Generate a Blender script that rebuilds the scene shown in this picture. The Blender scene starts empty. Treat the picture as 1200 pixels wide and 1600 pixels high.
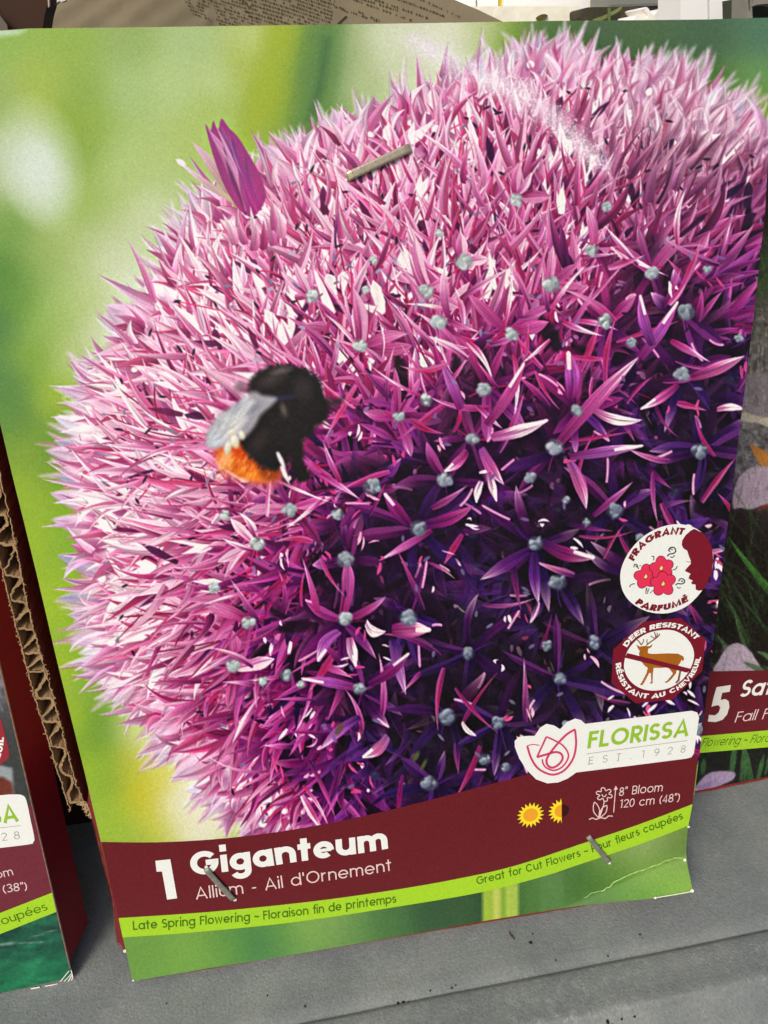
import bpy, bmesh, math, random
import numpy as np
from mathutils import Vector, Matrix
from mathutils.geometry import tessellate_polygon

scene = bpy.context.scene
COL = scene.collection
R = math.radians

# ---------------------------------------------------------------- camera ----
# World: X along the package front, Y away from the viewer, Z up; metres.
# The front card (15 x 21 cm) leans back 12 degrees; the phone looks down on it.
F = 1100.0                      # focal length in units of a 1600-unit tall frame
CX0, CY0 = 600.0, 800.0
LEAN = R(12.0)
def _n(v): return v / np.linalg.norm(v)
_vpx = np.array([9370., -896.]); _vpy = np.array([176., 3139.])
_dx = _n(np.array([_vpx[0] / F, _vpx[1] / F, 1.0]))
_dy = np.array([_vpy[0] / F, _vpy[1] / F, 1.0]); _dy = _n(_dy - _dx * (_dy @ _dx))
_nn = np.cross(_dx, _dy)
_Wm = np.array([[1, 0, 0], [0, math.sin(LEAN), math.cos(LEAN)], [0, -math.cos(LEAN), math.sin(LEAN)]]).T
CAM_R = _Wm @ np.array([_dx, -_dy, -_nn])          # camera axes (right, down, forward) -> world
_d = lambda x, y: np.array([(x - CX0) / F, (y - CY0) / F, 1.0])
_pl = lambda x, y: _d(x, y) / (_nn @ _d(x, y))
_bl, _br = _pl(207, 1533), _pl(1067, 1388)
SC = 0.15 / np.linalg.norm(_br - _bl)
CAM = -(CAM_R @ (_bl * SC)) + np.array([0, 0, 0.0006])   # the card's lower left corner is the origin

cam_data = bpy.data.cameras.new('camera')
cam = bpy.data.objects.new('camera', cam_data)
COL.objects.link(cam)
cam_data.sensor_fit = 'VERTICAL'
cam_data.sensor_height = 24.0
cam_data.lens = F / 1600.0 * 24.0
cam_data.clip_start = 0.005
cam_data.clip_end = 50.0
_m = Matrix.Identity(4)
for r_ in range(3):
    _m[r_][0], _m[r_][1], _m[r_][2], _m[r_][3] = CAM_R[r_][0], -CAM_R[r_][1], -CAM_R[r_][2], CAM[r_]
cam.matrix_world = _m
scene.camera = cam

# ----------------------------------------------------------------- light ----
SUN_DIR = _n(np.array([-0.50, -0.58, 0.64]))       # towards the sun: high on the viewer's left, behind thin cloud
world = bpy.data.worlds.new('World')
scene.world = world
world.use_nodes = True
wn = world.node_tree.nodes
bg = wn['Background']
sky = wn.new('ShaderNodeTexSky')
sky.sky_type = 'NISHITA'
sky.sun_disc = False
sky.sun_elevation = math.asin(SUN_DIR[2])
sky.sun_rotation = math.atan2(SUN_DIR[0], SUN_DIR[1])
sky.air_density = 1.0
sky.dust_density = 4.0
sky.ozone_density = 1.0
world.node_tree.links.new(sky.outputs[0], bg.inputs[0])
bg.inputs[1].default_value = 0.13
sd = bpy.data.lights.new('sun', 'SUN')
sd.energy = 2.0
sd.angle = R(22.0)
sd.color = (1.0, 0.975, 0.925)
sun = bpy.data.objects.new('sun', sd)
COL.objects.link(sun)
sun.rotation_euler = Vector(-SUN_DIR).to_track_quat('-Z', 'Y').to_euler()
sun.location = (-0.4, -0.5, 0.9)

scene.view_settings.view_transform = 'Standard'
scene.view_settings.look = 'None'
scene.view_settings.exposure = -0.10
scene.view_settings.gamma = 1.0
scene.view_settings.use_curve_mapping = False
scene.cycles.max_bounces = 6
scene.cycles.use_denoising = True

# --------------------------------------------------------------- helpers ----
def lin(c):
    c = np.asarray(c, np.float64)
    return np.where(c <= 0.04045, c / 12.92, ((c + 0.055) / 1.055) ** 2.4)
def rgb(r, g, b):
    l = lin(np.array([r, g, b]) / 255.0)
    return (float(l[0]), float(l[1]), float(l[2]), 1.0)

def mat(name, col, rough=0.5, spec=0.35, vary=0.0, vscale=60.0, bump=0.0, bscale=900.0, metal=0.0, attr=None, col2=None, trans=0.0):
    m = bpy.data.materials.new(name); m.use_nodes = True
    nt = m.node_tree; p = nt.nodes['Principled BSDF']
    p.inputs['Roughness'].default_value = rough
    p.inputs['Specular IOR Level'].default_value = spec
    p.inputs['Metallic'].default_value = metal
    p.inputs['Base Color'].default_value = col
    tc = nt.nodes.new('ShaderNodeTexCoord')
    if attr:
        a = nt.nodes.new('ShaderNodeVertexColor'); a.layer_name = attr
        nt.links.new(a.outputs['Color'], p.inputs['Base Color'])
    elif vary > 0 or col2:
        nz = nt.nodes.new('ShaderNodeTexNoise'); nz.inputs['Scale'].default_value = vscale
        nz.inputs['Detail'].default_value = 6.0; nz.inputs['Roughness'].default_value = 0.65
        nt.links.new(tc.outputs['Object'], nz.inputs['Vector'])
        cr = nt.nodes.new('ShaderNodeValToRGB')
        a = col2 if col2 else tuple(max(0, c * (1 - vary)) for c in col[:3]) + (1,)
        b = col if col2 else tuple(min(1, c * (1 + vary)) for c in col[:3]) + (1,)
        cr.color_ramp.elements[0].color = a; cr.color_ramp.elements[0].position = 0.32
        cr.color_ramp.elements[1].color = b; cr.color_ramp.elements[1].position = 0.68
        nt.links.new(nz.outputs['Fac'], cr.inputs['Fac'])
        nt.links.new(cr.outputs['Color'], p.inputs['Base Color'])
    if bump > 0:
        bz = nt.nodes.new('ShaderNodeTexNoise'); bz.inputs['Scale'].default_value = bscale
        bz.inputs['Detail'].default_value = 4.0
        nt.links.new(tc.outputs['Object'], bz.inputs['Vector'])
        bp = nt.nodes.new('ShaderNodeBump'); bp.inputs['Strength'].default_value = bump
        bp.inputs['Distance'].default_value = 0.0004
        nt.links.new(bz.outputs['Fac'], bp.inputs['Height'])
        nt.links.new(bp.outputs['Normal'], p.inputs['Normal'])
    if trans:
        p.inputs['Transmission Weight'].default_value = trans
    return m

def tag(o, label=None, cat=None, group=None, kind=None):
    for k, v in (('label', label), ('category', cat), ('group', group), ('kind', kind)):
        if v: o[k] = v
    return o
def empty(name, loc, label, cat, group=None):
    o = bpy.data.objects.new(name, None); COL.objects.link(o)
    o.location = [float(c) for c in loc]; o.empty_display_size = 0.01
    return tag(o, label, cat, group)

class MB:
    """Collects faces in world metres; build() links them as one mesh object."""
    def __init__(s): s.v, s.f = [], []
    def add(s, verts, faces):
        k = len(s.v); s.v.extend([tuple(float(c) for c in v) for v in verts]); s.f.extend([tuple(i + k for i in f) for f in faces])
    def grid(s, P):
        h, w = P.shape[:2]
        s.add(P.reshape(-1, 3), [(j * w + i, j * w + i + 1, (j + 1) * w + i + 1, (j + 1) * w + i) for j in range(h - 1) for i in range(w - 1)])
    def build(s, name, material, parent=None, label=None, smooth=False, origin=None):
        me = bpy.data.meshes.new(name)
        o = bpy.data.objects.new(name, me); COL.objects.link(o)
        off = np.zeros(3)
        if parent is not None:
            off = np.array(world_loc(parent))
            o.parent = parent
        elif origin is not None:
            off = np.array(origin, float); o.location = [float(c) for c in off]
        me.from_pydata([tuple(np.array(v) - off) for v in s.v], [], s.f)
        me.validate(); me.update()
        me.materials.append(material)
        if smooth: me.shade_smooth()
        if label: o['label'] = label
        return o
def world_loc(o):
    l = np.zeros(3)
    while o is not None:
        l = l + np.array(o.location); o = o.parent
    return l

def ray(px, py):
    px = np.asarray(px, float); py = np.asarray(py, float)
    d = np.stack([(px - CX0) / F, (py - CY0) / F, np.ones_like(px)], -1)
    return d @ CAM_R.T
def hit_plane(px, py, P0, n):
    d = ray(px, py)
    t = ((np.asarray(P0) - CAM) @ n) / (d @ n)
    return CAM + d * t[..., None]
def project(P):
    q = (np.asarray(P) - CAM) @ CAM_R
    return np.stack([q[..., 0] / q[..., 2] * F + CX0, q[..., 1] / q[..., 2] * F + CY0], -1)
Zup = np.array([0, 0, 1.0])
Z_SHELF = -0.0013
def floor_pt(px, py, z=0.0):
    z = z + Z_SHELF
    return hit_plane(px, py, (0, 0, z), Zup)

class Face:
    """A card front: a plane with a metric (u, v) grid and a slight relief."""
    def __init__(s, P0, ex, ey, relief=None):
        s.P0, s.ex, s.ey = np.asarray(P0, float), _n(np.asarray(ex, float)), np.asarray(ey, float)
        s.n = _n(np.cross(s.ex, s.ey)); s.ey = _n(s.ey)
        s.relief = relief
        A = np.array([s.ex, s.ey]).T; s.inv = np.linalg.pinv(A)
    def px2uv(s, px, py):
        return (hit_plane(px, py, s.P0, s.n) - s.P0) @ s.inv.T
    def uv2px(s, u, v):
        return project(s.P0 + np.asarray(u)[..., None] * s.ex + np.asarray(v)[..., None] * s.ey)
    def px(s, px, py, off=0.0):
        px = np.asarray(px, float); py = np.asarray(py, float)
        h = np.zeros(px.shape) + off
        if s.relief is not None:
            h = h + s.relief(px, py)
        d = ray(px, py); dn = d @ s.n
        t = (((s.P0 - CAM) @ s.n) + h) / dn
        return CAM + d * t[..., None]
    def uv(s, u, v, off=0.0):
        q = s.uv2px(np.asarray(u, float), np.asarray(v, float))
        return s.px(q[..., 0], q[..., 1], off)

def resample(pts, n):
    P = np.array(pts, float); d = np.r_[0, np.cumsum(np.hypot(*(P[1:] - P[:-1]).T))]
    t = np.linspace(0, d[-1], n)
    return np.stack([np.interp(t, d, P[:, 0]), np.interp(t, d, P[:, 1])], -1)
def spline(pts, closed=False, k=8):
    P = np.array(pts, float); n = len(P); out = []
    for i in range(n if closed else n - 1):
        if closed: a, b, c, d = P[(i - 1) % n], P[i], P[(i + 1) % n], P[(i + 2) % n]
        else: a, b, c, d = P[max(i - 1, 0)], P[i], P[i + 1], P[min(i + 2, n - 1)]
        for j in range(k):
            t = j / k
            out.append(.5 * ((2 * b) + (c - a) * t + (2 * a - 5 * b + 4 * c - d) * t * t + (3 * b - a - 3 * c + d) * t ** 3))
    if not closed: out.append(P[-1])
    return np.array(out)
def zoomed(pts, s, ox, oy):
    P = np.array(pts, float); return P / s + np.array([ox, oy])
def coons(top, bot, left, right, nu, nv):
    T, B = resample(top, nu), resample(bot, nu); L, Rr = resample(left, nv), resample(right, nv)
    s = np.linspace(0, 1, nu)[None, :, None]; t = np.linspace(0, 1, nv)[:, None, None]
    return ((1 - t) * T[None] + t * B[None] + (1 - s) * L[:, None] + s * Rr[:, None]
            - ((1 - s) * (1 - t) * T[0] + s * (1 - t) * T[-1] + (1 - s) * t * B[0] + s * t * B[-1]))

def fast_grid(name, P, colors, material, parent):
    """Large regular grid with one printed colour per vertex."""
    h, w = P.shape[:2]; nq = (h - 1) * (w - 1)
    me = bpy.data.meshes.new(name)
    off = world_loc(parent)
    me.vertices.add(h * w)
    me.vertices.foreach_set('co', (P - off).astype(np.float32).ravel())
    j, i = np.meshgrid(np.arange(h - 1), np.arange(w - 1), indexing='ij')
    a = (j * w + i)
    q = np.stack([a, a + w, a + w + 1, a + 1], -1).reshape(-1).astype(np.int32)
    me.loops.add(nq * 4); me.loops.foreach_set('vertex_index', q)
    me.polygons.add(nq); me.polygons.foreach_set('loop_start', (np.arange(nq) * 4).astype(np.int32))
    me.update(calc_edges=True)
    at = me.color_attributes.new('print', 'FLOAT_COLOR', 'POINT')
    c = np.ones((h * w, 4), np.float32); c[:, :3] = lin(np.clip(colors, 0, .97)).reshape(-1, 3)
    at.data.foreach_set('color', c.ravel())
    me.materials.append(material); me.shade_smooth()
    o = bpy.data.objects.new(name, me); COL.objects.link(o); o.parent = parent
    return o

def fill(mb, face, pts, off):
    P = np.array(pts, float)
    tris = tessellate_polygon([[Vector((p[0], -p[1], 0)) for p in P]])
    W = face.px(P[:, 0], P[:, 1], off)
    fs = []
    for t in tris:
        a, b, c = (W[i] for i in t)
        fs.append(tuple(t) if np.cross(b - a, c - a) @ face.n > 0 else (t[0], t[2], t[1]))
    mb.add(W, fs)
def strip(mb, face, top, bot, nx, ny, off):
    T, B = resample(top, nx), resample(bot, nx)
    t = np.linspace(0, 1, ny)[:, None, None]
    Q = T[None] * (1 - t) + B[None] * t
    mb.grid(face.px(Q[..., 0], Q[..., 1], off)[::-1])
def outline2d(pts, w, closed=False):
    """Left and right offset of a polyline with mitred corners."""
    P = np.array(pts, float); n = len(P)
    if closed: prev, nxt = np.roll(P, 1, 0), np.roll(P, -1, 0)
    else:
        prev = np.vstack([P[0] * 2 - P[1], P[:-1]]); nxt = np.vstack([P[1:], P[-1] * 2 - P[-2]])
    d0 = P - prev; d1 = nxt - P
    d0 /= np.maximum(np.linalg.norm(d0, axis=1, keepdims=True), 1e-12); d1 /= np.maximum(np.linalg.norm(d1, axis=1, keepdims=True), 1e-12)
    n0 = np.stack([-d0[:, 1], d0[:, 0]], 1); n1 = np.stack([-d1[:, 1], d1[:, 0]], 1)
    m = n0 + n1; l = np.linalg.norm(m, axis=1, keepdims=True); m = m / np.maximum(l, 1e-9)
    c = np.clip((m * n0).sum(1, keepdims=True), .62, 1)
    w = np.broadcast_to(np.asarray(w, float), (n,))[:, None]
    return P + m / c * w / 2, P - m / c * w / 2
def ribbon_px(mb, face, pts, w, off, closed=False):
    a, b = outline2d(pts, w, closed)
    if closed: a = np.vstack([a, a[:1]]); b = np.vstack([b, b[:1]])
    A, B = face.px(a[:, 0], a[:, 1], off), face.px(b[:, 0], b[:, 1], off)
    mb.add(np.vstack([A, B]), [(i, i + 1, i + 1 + len(A), i + len(A)) for i in range(len(A) - 1)])

# ------------------------------------------------------------- lettering ----
# A small monoline alphabet: every glyph is a list of centre-line strokes for a cap height of 1.
def arc(cx, cy, rx, ry, a0, a1, n=None):
    n = n or max(4, int(abs(a1 - a0) / 12))
    t = np.radians(np.linspace(a0, a1, n + 1)); return np.stack([cx + rx * np.cos(t), cy + ry * np.sin(t)], 1)
def cat(*a): return np.vstack([np.array(x, float).reshape(-1, 2) for x in a])
XH = 0.745
def glyph(c, w):
    h = w / 2; X = XH; r = (X - w) / 2; m = X / 2; asc = 1.04
    S = []; adv = None
    def st(*p): S.append(np.array(p, float))
    if c == ' ': return [], .34
    if c in 'abdgpq':
        S.append(cat(arc(m, m, r, r, 0, 360, 36)))
        if c == 'a': st((X - h, 0), (X - h, X))
        if c == 'b': st((h, 0), (h, asc))
        if c == 'd': st((X - h, 0), (X - h, asc))
        if c == 'p': st((h, -.3), (h, X))
        if c == 'q': st((X - h, -.3), (X - h, X))
        if c == 'g': S.append(cat([(X - h, X)], arc(m, -.04, r, .23, 0, -160)))
        return S, X
    if c == 'o': return [arc(m, m, r, r, 0, 360, 36)], X
    if c == 'c': return [arc(m, m, r, r, 42, 318)], X * .92
    if c in 'eé':
        if w > .16:
            S.append(arc(m, m, r, r, -8, 312)); S.append((np.array([(w * .5, m * .96), (X - w * .4, m * .96)]), .58))
        else:
            S.append(cat([(w * .6, m * .98)], [(X - h, m * .98)], arc(m, m, r, r, 6, 322)))
        if c == 'é': st((m - .02, X + .10), (m + .16, X + .30))
        return S, X
    if c == 'f': return [cat([(.14 + h, 0)], [(.14 + h, .80)], arc(.14 + h + .15, .84, .15, .17, 180, 80)), np.array([(.0, X - h), (.40, X - h)])], .40
    if c == 'i':
        st((h, 0), (h, X)); k = max(w * .62, .075); st((h, X + .14), (h, X + .14 + 2 * k)); return S, w
    if c == 'l': st((h, 0), (h, asc)); return S, w
    if c in 'nm':
        a = .5 - .1 * (w < .15) * 0; a = .50 if c == 'n' else .44
        st((h, 0), (h, X))
        ry = min(a / 2, .30)
        S.append(cat(arc(h + a / 2, X - h - ry, a / 2, ry, 180, 0), [(h + a, 0)]))
        if c == 'm': S.append(cat(arc(h + a * 1.5, X - h - ry, a / 2, ry, 180, 0), [(h + 2 * a, 0)]))
        return S, (a if c == 'n' else 2 * a) + w
    if c == 'r': st((h, 0), (h, X)); S.append(arc(h + .24, X - h - .28, .24, .28, 180, 80)); return S, .34 + h
    if c == 'u':
        a = .50; st((h + a, 0), (h + a, X)); S.append(cat([(h, X)], arc(h + a / 2, h + a / 2, a / 2, a / 2, 180, 360))); return S, a + w
    if c == 't': st((.17 + h * .5, 0), (.17 + h * .5, .98)); st((0, X - h), (.34 + h, X - h)); return S, .36 + h
    if c == 's':
        b = .46 - w * .1; q = (X - w) / 4
        return [cat(arc(b / 2 + .02, X - h - q, b / 2 - h * .6, q, 38, 262), arc(b / 2 + .02, h + q, b / 2 - h * .4, q, 82, -145))], b + .04
    if c == 'w': return [np.array([(h * .8, X), (.22 + h * .4, h * .3), (.45, X * .93), (.68 - h * .4, h * .3), (.9 - h * .8, X)])], .9
    # capitals
    W = {'A': .80, 'B': .56, 'C': .84, 'D': .72, 'E': .50, 'F': .47, 'G': .90, 'H': .66, 'I': w, 'L': .46, 'M': .88, 'N': .72, 'O': .92, 'P': .55,
         'R': .58, 'S': .54, 'T': .52, 'U': .62, 'V': .76, 'É': .5}
    if c in W:
        b = W[c] + w * .35 if c not in 'I' else w
        if c == 'A': k = .36; st((h * .8, 0), (b / 2, 1 - h * .4), (b - h * .8, 0)); st((b * .22, .30), (b * .78, .30))
        elif c in 'EÉF':
            st((h, 0), (h, 1)); st((h, 1 - h), (b, 1 - h)); st((h, .53), (b * .92, .53))
            if c in 'EÉ': st((h, h), (b, h))
            if c == 'É': st((b * .42, 1.1), (b * .75, 1.3))
        elif c in 'PRB':
            yb = .46
            S.append(cat([(h, 0)], [(h, 1 - h)], [(b * .5, 1 - h)], arc(b * .5, (1 - h + yb) / 2, b * .5 - h, (1 - h - yb) / 2, 90, -90), [(h, yb)]))
            if c == 'R': st((b * .40, yb), (b - h * .6, 0))
            if c == 'B': S.append(cat([(b * .5, yb)], arc(b * .5, (yb + h) / 2, b * .52 - h, (yb - h) / 2, 90, -90), [(h, h)]))
        elif c in 'COG':
            a0, a1 = (0, 360) if c == 'O' else ((40, 320) if c == 'C' else (40, 360))
            p = arc(b / 2, .5, b / 2 - h, .5 - h, a0, a1, 40)
            if c == 'G': p = cat(p, [(b * .55, .5)])
            S.append(p)
        elif c == 'D': S.append(cat([(h, h)], [(h, 1 - h)], [(b * .42, 1 - h)], arc(b * .42, .5, b * .58 - h, .5 - h, 90, -90), [(h * .2, h)]))
        elif c == 'H': st((h, 0), (h, 1)); st((b - h, 0), (b - h, 1)); st((h, .52), (b - h, .52))
        elif c == 'I': st((h, 0), (h, 1))
        elif c == 'L': S.append(np.array([(h, 1), (h, h), (b, h)]))
        elif c == 'M': S.append(np.array([(h, 0), (h + .04, 1 - h * .5), (b / 2, h * .6), (b - h - .04, 1 - h * .5), (b - h, 0)]))
        elif c == 'N': S.append(np.array([(h, 0), (h, 1 - h * .4), (b - h, h * .4), (b - h, 1)]))
        elif c == 'S': q = (1 - w) / 4; S.append(cat(arc(b / 2, 1 - h - q, b / 2 - h, q, 30, 265), arc(b / 2, h + q, b / 2 - h * .8, q, 85, -148)))
        elif c == 'T': st((b / 2, 0), (b / 2, 1)); st((0, 1 - h), (b, 1 - h))
        elif c == 'U': S.append(cat([(h, 1)], arc(b / 2, b / 2, b / 2 - h, b / 2 - h, 180, 360), [(b - h, 1)]))
        elif c == 'V': st((h * .7, 1), (b / 2, h * .5), (b - h * .7, 1))
        return S, b
    if c == '1': return [np.array([(.26, 0), (.26, 1 - h * .6), (.04, .86)])], .30 + h
    if c == '2': return [cat(arc(.28, 1 - h - .24, .27 - h * .5, .24, 165, -30), [(.02 + h, h)], [(.56, h)])], .56
    if c == '3': return [cat(arc(.27, .76 - h * .3, .22, .23 - h * .5, 150, -80), arc(.27, .27 + h * .2, .26, .26 - h * .5, 85, -150))], .56
    if c == '4': return [np.array([(.56, .26), (.05, .26), (.43, 1 - h), (.43, 0)])], .58
    if c == '5': return [cat([(.50, 1 - h)], [(.20, 1 - h)], [(.14, .56)], arc(.28, .32, .25 - h * .3, .32 - h, 118, -150))], .56
    if c == '8': return [arc(.28, .74 - h * .2, .20, .24 - h * .6, 0, 360, 26), arc(.28, .27, .26 - h * .3, .27 - h, 0, 360, 28)], .56
    if c == '9': return [arc(.28, .70 - h * .2, .26 - h * .3, .30 - h * .7, 0, 360, 28), cat(arc(.28, .62, .26 - h * .3, .36, 0, -40), [(.2, 0)])], .56
    if c == '0': return [arc(.28, .5, .27 - h * .4, .5 - h, 0, 360, 30)], .56
    if c == '-': return [np.array([(.04, .36), (.34, .36)])], .38
    if c == '~': return [np.array([(.0, .40), (.08, .47), (.17, .47), (.33, .39), (.42, .39), (.5, .46)])], .5
    if c == "'": return [np.array([(.07, .72), (.07, 1.02)])], .14
    if c == '"': return [np.array([(.06, .74), (.06, 1.02)]), np.array([(.22, .74), (.22, 1.02)])], .28
    if c == '(': return [arc(.62, .42, .56, .66, 130, 230)], .26
    if c == ')': return [arc(-.36, .42, .56, .66, 50, -50)], .26
    if c == '.': return [np.array([(.06, 0), (.06, .13)])], .14
    return [], .3

def write(mb, face, text, path_px, cap_px, weight, off, fit=True, shear=0.0, track=0.09, wscale=1.0, serif=False, at=None):
    """Set text along a path given on the card; laid out in the card's own metric grid."""
    P = np.array(path_px, float); uv = face.px2uv(P[:, 0], P[:, 1])
    if len(uv) > 2: uv = spline(uv, k=10)
    d = np.r_[0, np.cumsum(np.linalg.norm(uv[1:] - uv[:-1], axis=1))]; total = d[-1]
    # metric size of one cap height at the middle of the path
    mid = P[len(P) // 2]; q = face.px2uv(np.array([mid[0], mid[0]]), np.array([mid[1], mid[1] - cap_px]))
    cap = np.linalg.norm(q[1] - q[0])
    x = 0.0; items = []
    for i, ch in enumerate(text):
        S, adv = glyph(ch, weight)
        if ch == 'f' and i + 1 < len(text) and text[i + 1] in 'il': adv -= .04
        items.append((x, S, adv)); x += adv + track + (.03 if weight < .16 else .0)
    width = x - track
    sx = (total / width) if fit else cap * wscale
    k = 0
    for idx, (x0, S, adv) in enumerate(items):
        base = x0
        if at is not None: base = at[idx] * total / sx - adv / 2
        for st_ in S:
            wk = weight
            if isinstance(st_, tuple): st_, wk = st_[0], weight * st_[1]
            st2 = st_
            if len(st_) == 2:                      # keep long strokes following the curve
                st2 = np.stack([np.linspace(st_[0][i], st_[1][i], 4) for i in (0, 1)], 1)
            polys = [(st2, wk)]
            for pts, wt in polys:
                a, b = outline2d(pts, wt)
                V = []
                for pp in (a, b):
                    s_ = (base + pp[:, 0]) * sx + shear * pp[:, 1] * cap
                    y_ = pp[:, 1] * cap
                    i0 = np.clip(np.searchsorted(d, s_) - 1, 0, len(uv) - 2)
                    tg = uv[i0 + 1] - uv[i0]; ln = np.linalg.norm(tg, axis=1, keepdims=True); tg = tg / ln
                    pos = uv[i0] + tg * (s_ - d[i0])[:, None]
                    nr = np.stack([-tg[:, 1], tg[:, 0]], 1)
                    V.append(pos + nr * y_[:, None])
                W = [face.uv(v[:, 0], v[:, 1], off + k * 1.2e-6) for v in V]
                n = len(W[0])
                mb.add(np.vstack(W), [(i + n, i + n + 1, i + 1, i) for i in range(n - 1)])
                k = (k + 1) % 8
        if serif:
            pass
# ---------------------------------------------------------------------------
# PRINTED PICTURES.  Each package front is a flat printed card; its picture is
# drawn here stroke by stroke (petals, anthers, fur, grass blades) on a numpy
# canvas and later becomes the colour attribute of the card's printed face.
# ---------------------------------------------------------------------------
def smooth(a, b, x):
    t = np.clip((x - a) / (b - a), 0, 1)
    return t * t * (3 - 2 * t)

class Canvas:
    def __init__(s, x0, y0, x1, y1):
        s.x0, s.y0, s.w, s.h = x0, y0, x1 - x0, y1 - y0
        s.img = np.zeros((s.h, s.w, 3), np.float32)
    def box(s, xa, ya, xb, yb):
        i0 = max(0, int(xa - s.x0)); i1 = min(s.w, int(xb - s.x0) + 2)
        j0 = max(0, int(ya - s.y0)); j1 = min(s.h, int(yb - s.y0) + 2)
        if i1 <= i0 or j1 <= j0:
            return None
        X = np.arange(i0, i1, dtype=np.float32)[None, :] + s.x0
        Y = np.arange(j0, j1, dtype=np.float32)[:, None] + s.y0
        return s.img[j0:j1, i0:i1], X, Y

def C255(*c):
    return np.array(c, np.float32) / 255.0

def field_fill(cv, pts, step=6, power=4.4, blur=3):
    """Soft out-of-focus colour: inverse-distance blend of spots (x, y, r, g, b)."""
    P = np.array(pts, np.float32)
    gx = np.arange(cv.x0, cv.x0 + cv.w + step, step, dtype=np.float32)
    gy = np.arange(cv.y0, cv.y0 + cv.h + step, step, dtype=np.float32)
    X, Y = np.meshgrid(gx, gy)
    d2 = (X[..., None] - P[:, 0]) ** 2 + (Y[..., None] - P[:, 1]) ** 2 + 60.0
    w = d2 ** (-power / 2)
    c = (w[..., None] * P[:, 2:5]).sum(2) / w.sum(2)[..., None] / 255.0
    for _ in range(blur):
        p = np.pad(c, ((2, 2), (2, 2), (0, 0)), 'edge')
        c = (p[:-4, 2:-2] + p[1:-3, 2:-2] + p[2:-2, 2:-2] + p[3:-1, 2:-2] + p[4:, 2:-2]) / 5
        p = np.pad(c, ((2, 2), (2, 2), (0, 0)), 'edge')
        c = (p[2:-2, :-4] + p[2:-2, 1:-3] + p[2:-2, 2:-2] + p[2:-2, 3:-1] + p[2:-2, 4:]) / 5
    cv.img[:] = sample(c, np.arange(cv.w)[None, :] / step + 0 * np.arange(cv.h)[:, None],
                       np.arange(cv.h)[:, None] / step + 0 * np.arange(cv.w)[None, :])

def sample(a, X, Y):
    H, W = a.shape[:2]
    X = np.clip(X, 0, W - 1.001); Y = np.clip(Y, 0, H - 1.001)
    i = X.astype(int); j = Y.astype(int); fx = (X - i)[..., None]; fy = (Y - j)[..., None]
    return ((a[j, i] * (1 - fx) + a[j, i + 1] * fx) * (1 - fy) + (a[j + 1, i] * (1 - fx) + a[j + 1, i + 1] * fx) * fy)

def petal(cv, x0, y0, x1, y1, w, cA, cB, cC, bend=0.0, soft=1.6, side=0.0, rib=0.0, edge=None,
          alpha=1.0, ph=0.0, peak=0.38, base=0.45, grain=0.05, fold=None, taper=1.7):
    L = math.hypot(x1 - x0, y1 - y0)
    if L < 1: return
    m = w * .5 + abs(bend) + soft + 1
    r = cv.box(min(x0, x1) - m, min(y0, y1) - m, max(x0, x1) + m, max(y0, y1) + m)
    if r is None: return
    im, X, Y = r
    ux, uy = (x1 - x0) / L, (y1 - y0) / L
    t = ((X - x0) * ux + (Y - y0) * uy) / L
    d = (Y - y0) * ux - (X - x0) * uy
    tt = np.clip(t, 0, 1)
    d = d - bend * 4 * tt * (1 - tt)
    up = np.clip(tt / peak, 0, 1); dn = np.clip((tt - peak) / (1 - peak), 0, 1)
    wid = w * .5 * (base + (1 - base) * np.sqrt(up)) * (1 - dn ** taper)
    cov = np.clip((wid - np.abs(d)) / soft + .5, 0, 1) * np.clip(t * L / soft + .5, 0, 1) * np.clip((1 - t) * L / soft + .5, 0, 1)
    cov = (cov * alpha)[..., None]
    s = np.clip(d / (wid + .6), -1.2, 1.2)
    a = np.clip(tt * 2, 0, 1)[..., None]; b = np.clip(tt * 2 - 1, 0, 1)[..., None]
    col = (cA * (1 - a) + cB * a) * (1 - b) + cC * b
    g = 1 + side * s - rib * np.exp(-(s / .22) ** 2) + grain * np.sin(s * 9 + ph) * np.sin(s * 4.3 + tt * 5 + ph * 2)
    col = col * g[..., None]
    if fold is not None:
        q = smooth(-.16, .16, s + .25 * (tt - .5))[..., None] * fold[1]
        col = col * (1 - q) + fold[0] * (.9 + .1 * g[..., None]) * q
    if edge is not None:
        e = (smooth(.45, 1.0, s if side < 0 else -s))[..., None]
        col = col * (1 - e) + edge * e
    im[:] = im * (1 - cov) + np.clip(col, 0, 1) * cov

def line(cv, x0, y0, x1, y1, w, col, bend=0.0, soft=1.3, alpha=1.0):
    petal(cv, x0, y0, x1, y1, w, col, col, col, bend, soft, alpha=alpha, peak=.9, base=.9, grain=0)

def blob(cv, x, y, rx, ry, col, soft=2.0, ang=0.0, alpha=1.0, light=None):
    m = max(rx, ry) + soft + 1
    r = cv.box(x - m, y - m, x + m, y + m)
    if r is None: return
    im, X, Y = r
    c, s = math.cos(ang), math.sin(ang)
    u = ((X - x) * c + (Y - y) * s) / rx; v = (-(X - x) * s + (Y - y) * c) / ry
    q = np.sqrt(u * u + v * v)
    cov = (np.clip((1 - q) * min(rx, ry) / soft + .5, 0, 1) * alpha)[..., None]
    cc = col
    if light is not None:
        k = smooth(-.6, .9, (-(X - x) / rx * .5 - (Y - y) / ry * .8))[..., None]
        cc = col * (1 - k) + light * k
    im[:] = im * (1 - cov) + cc * cov

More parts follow.
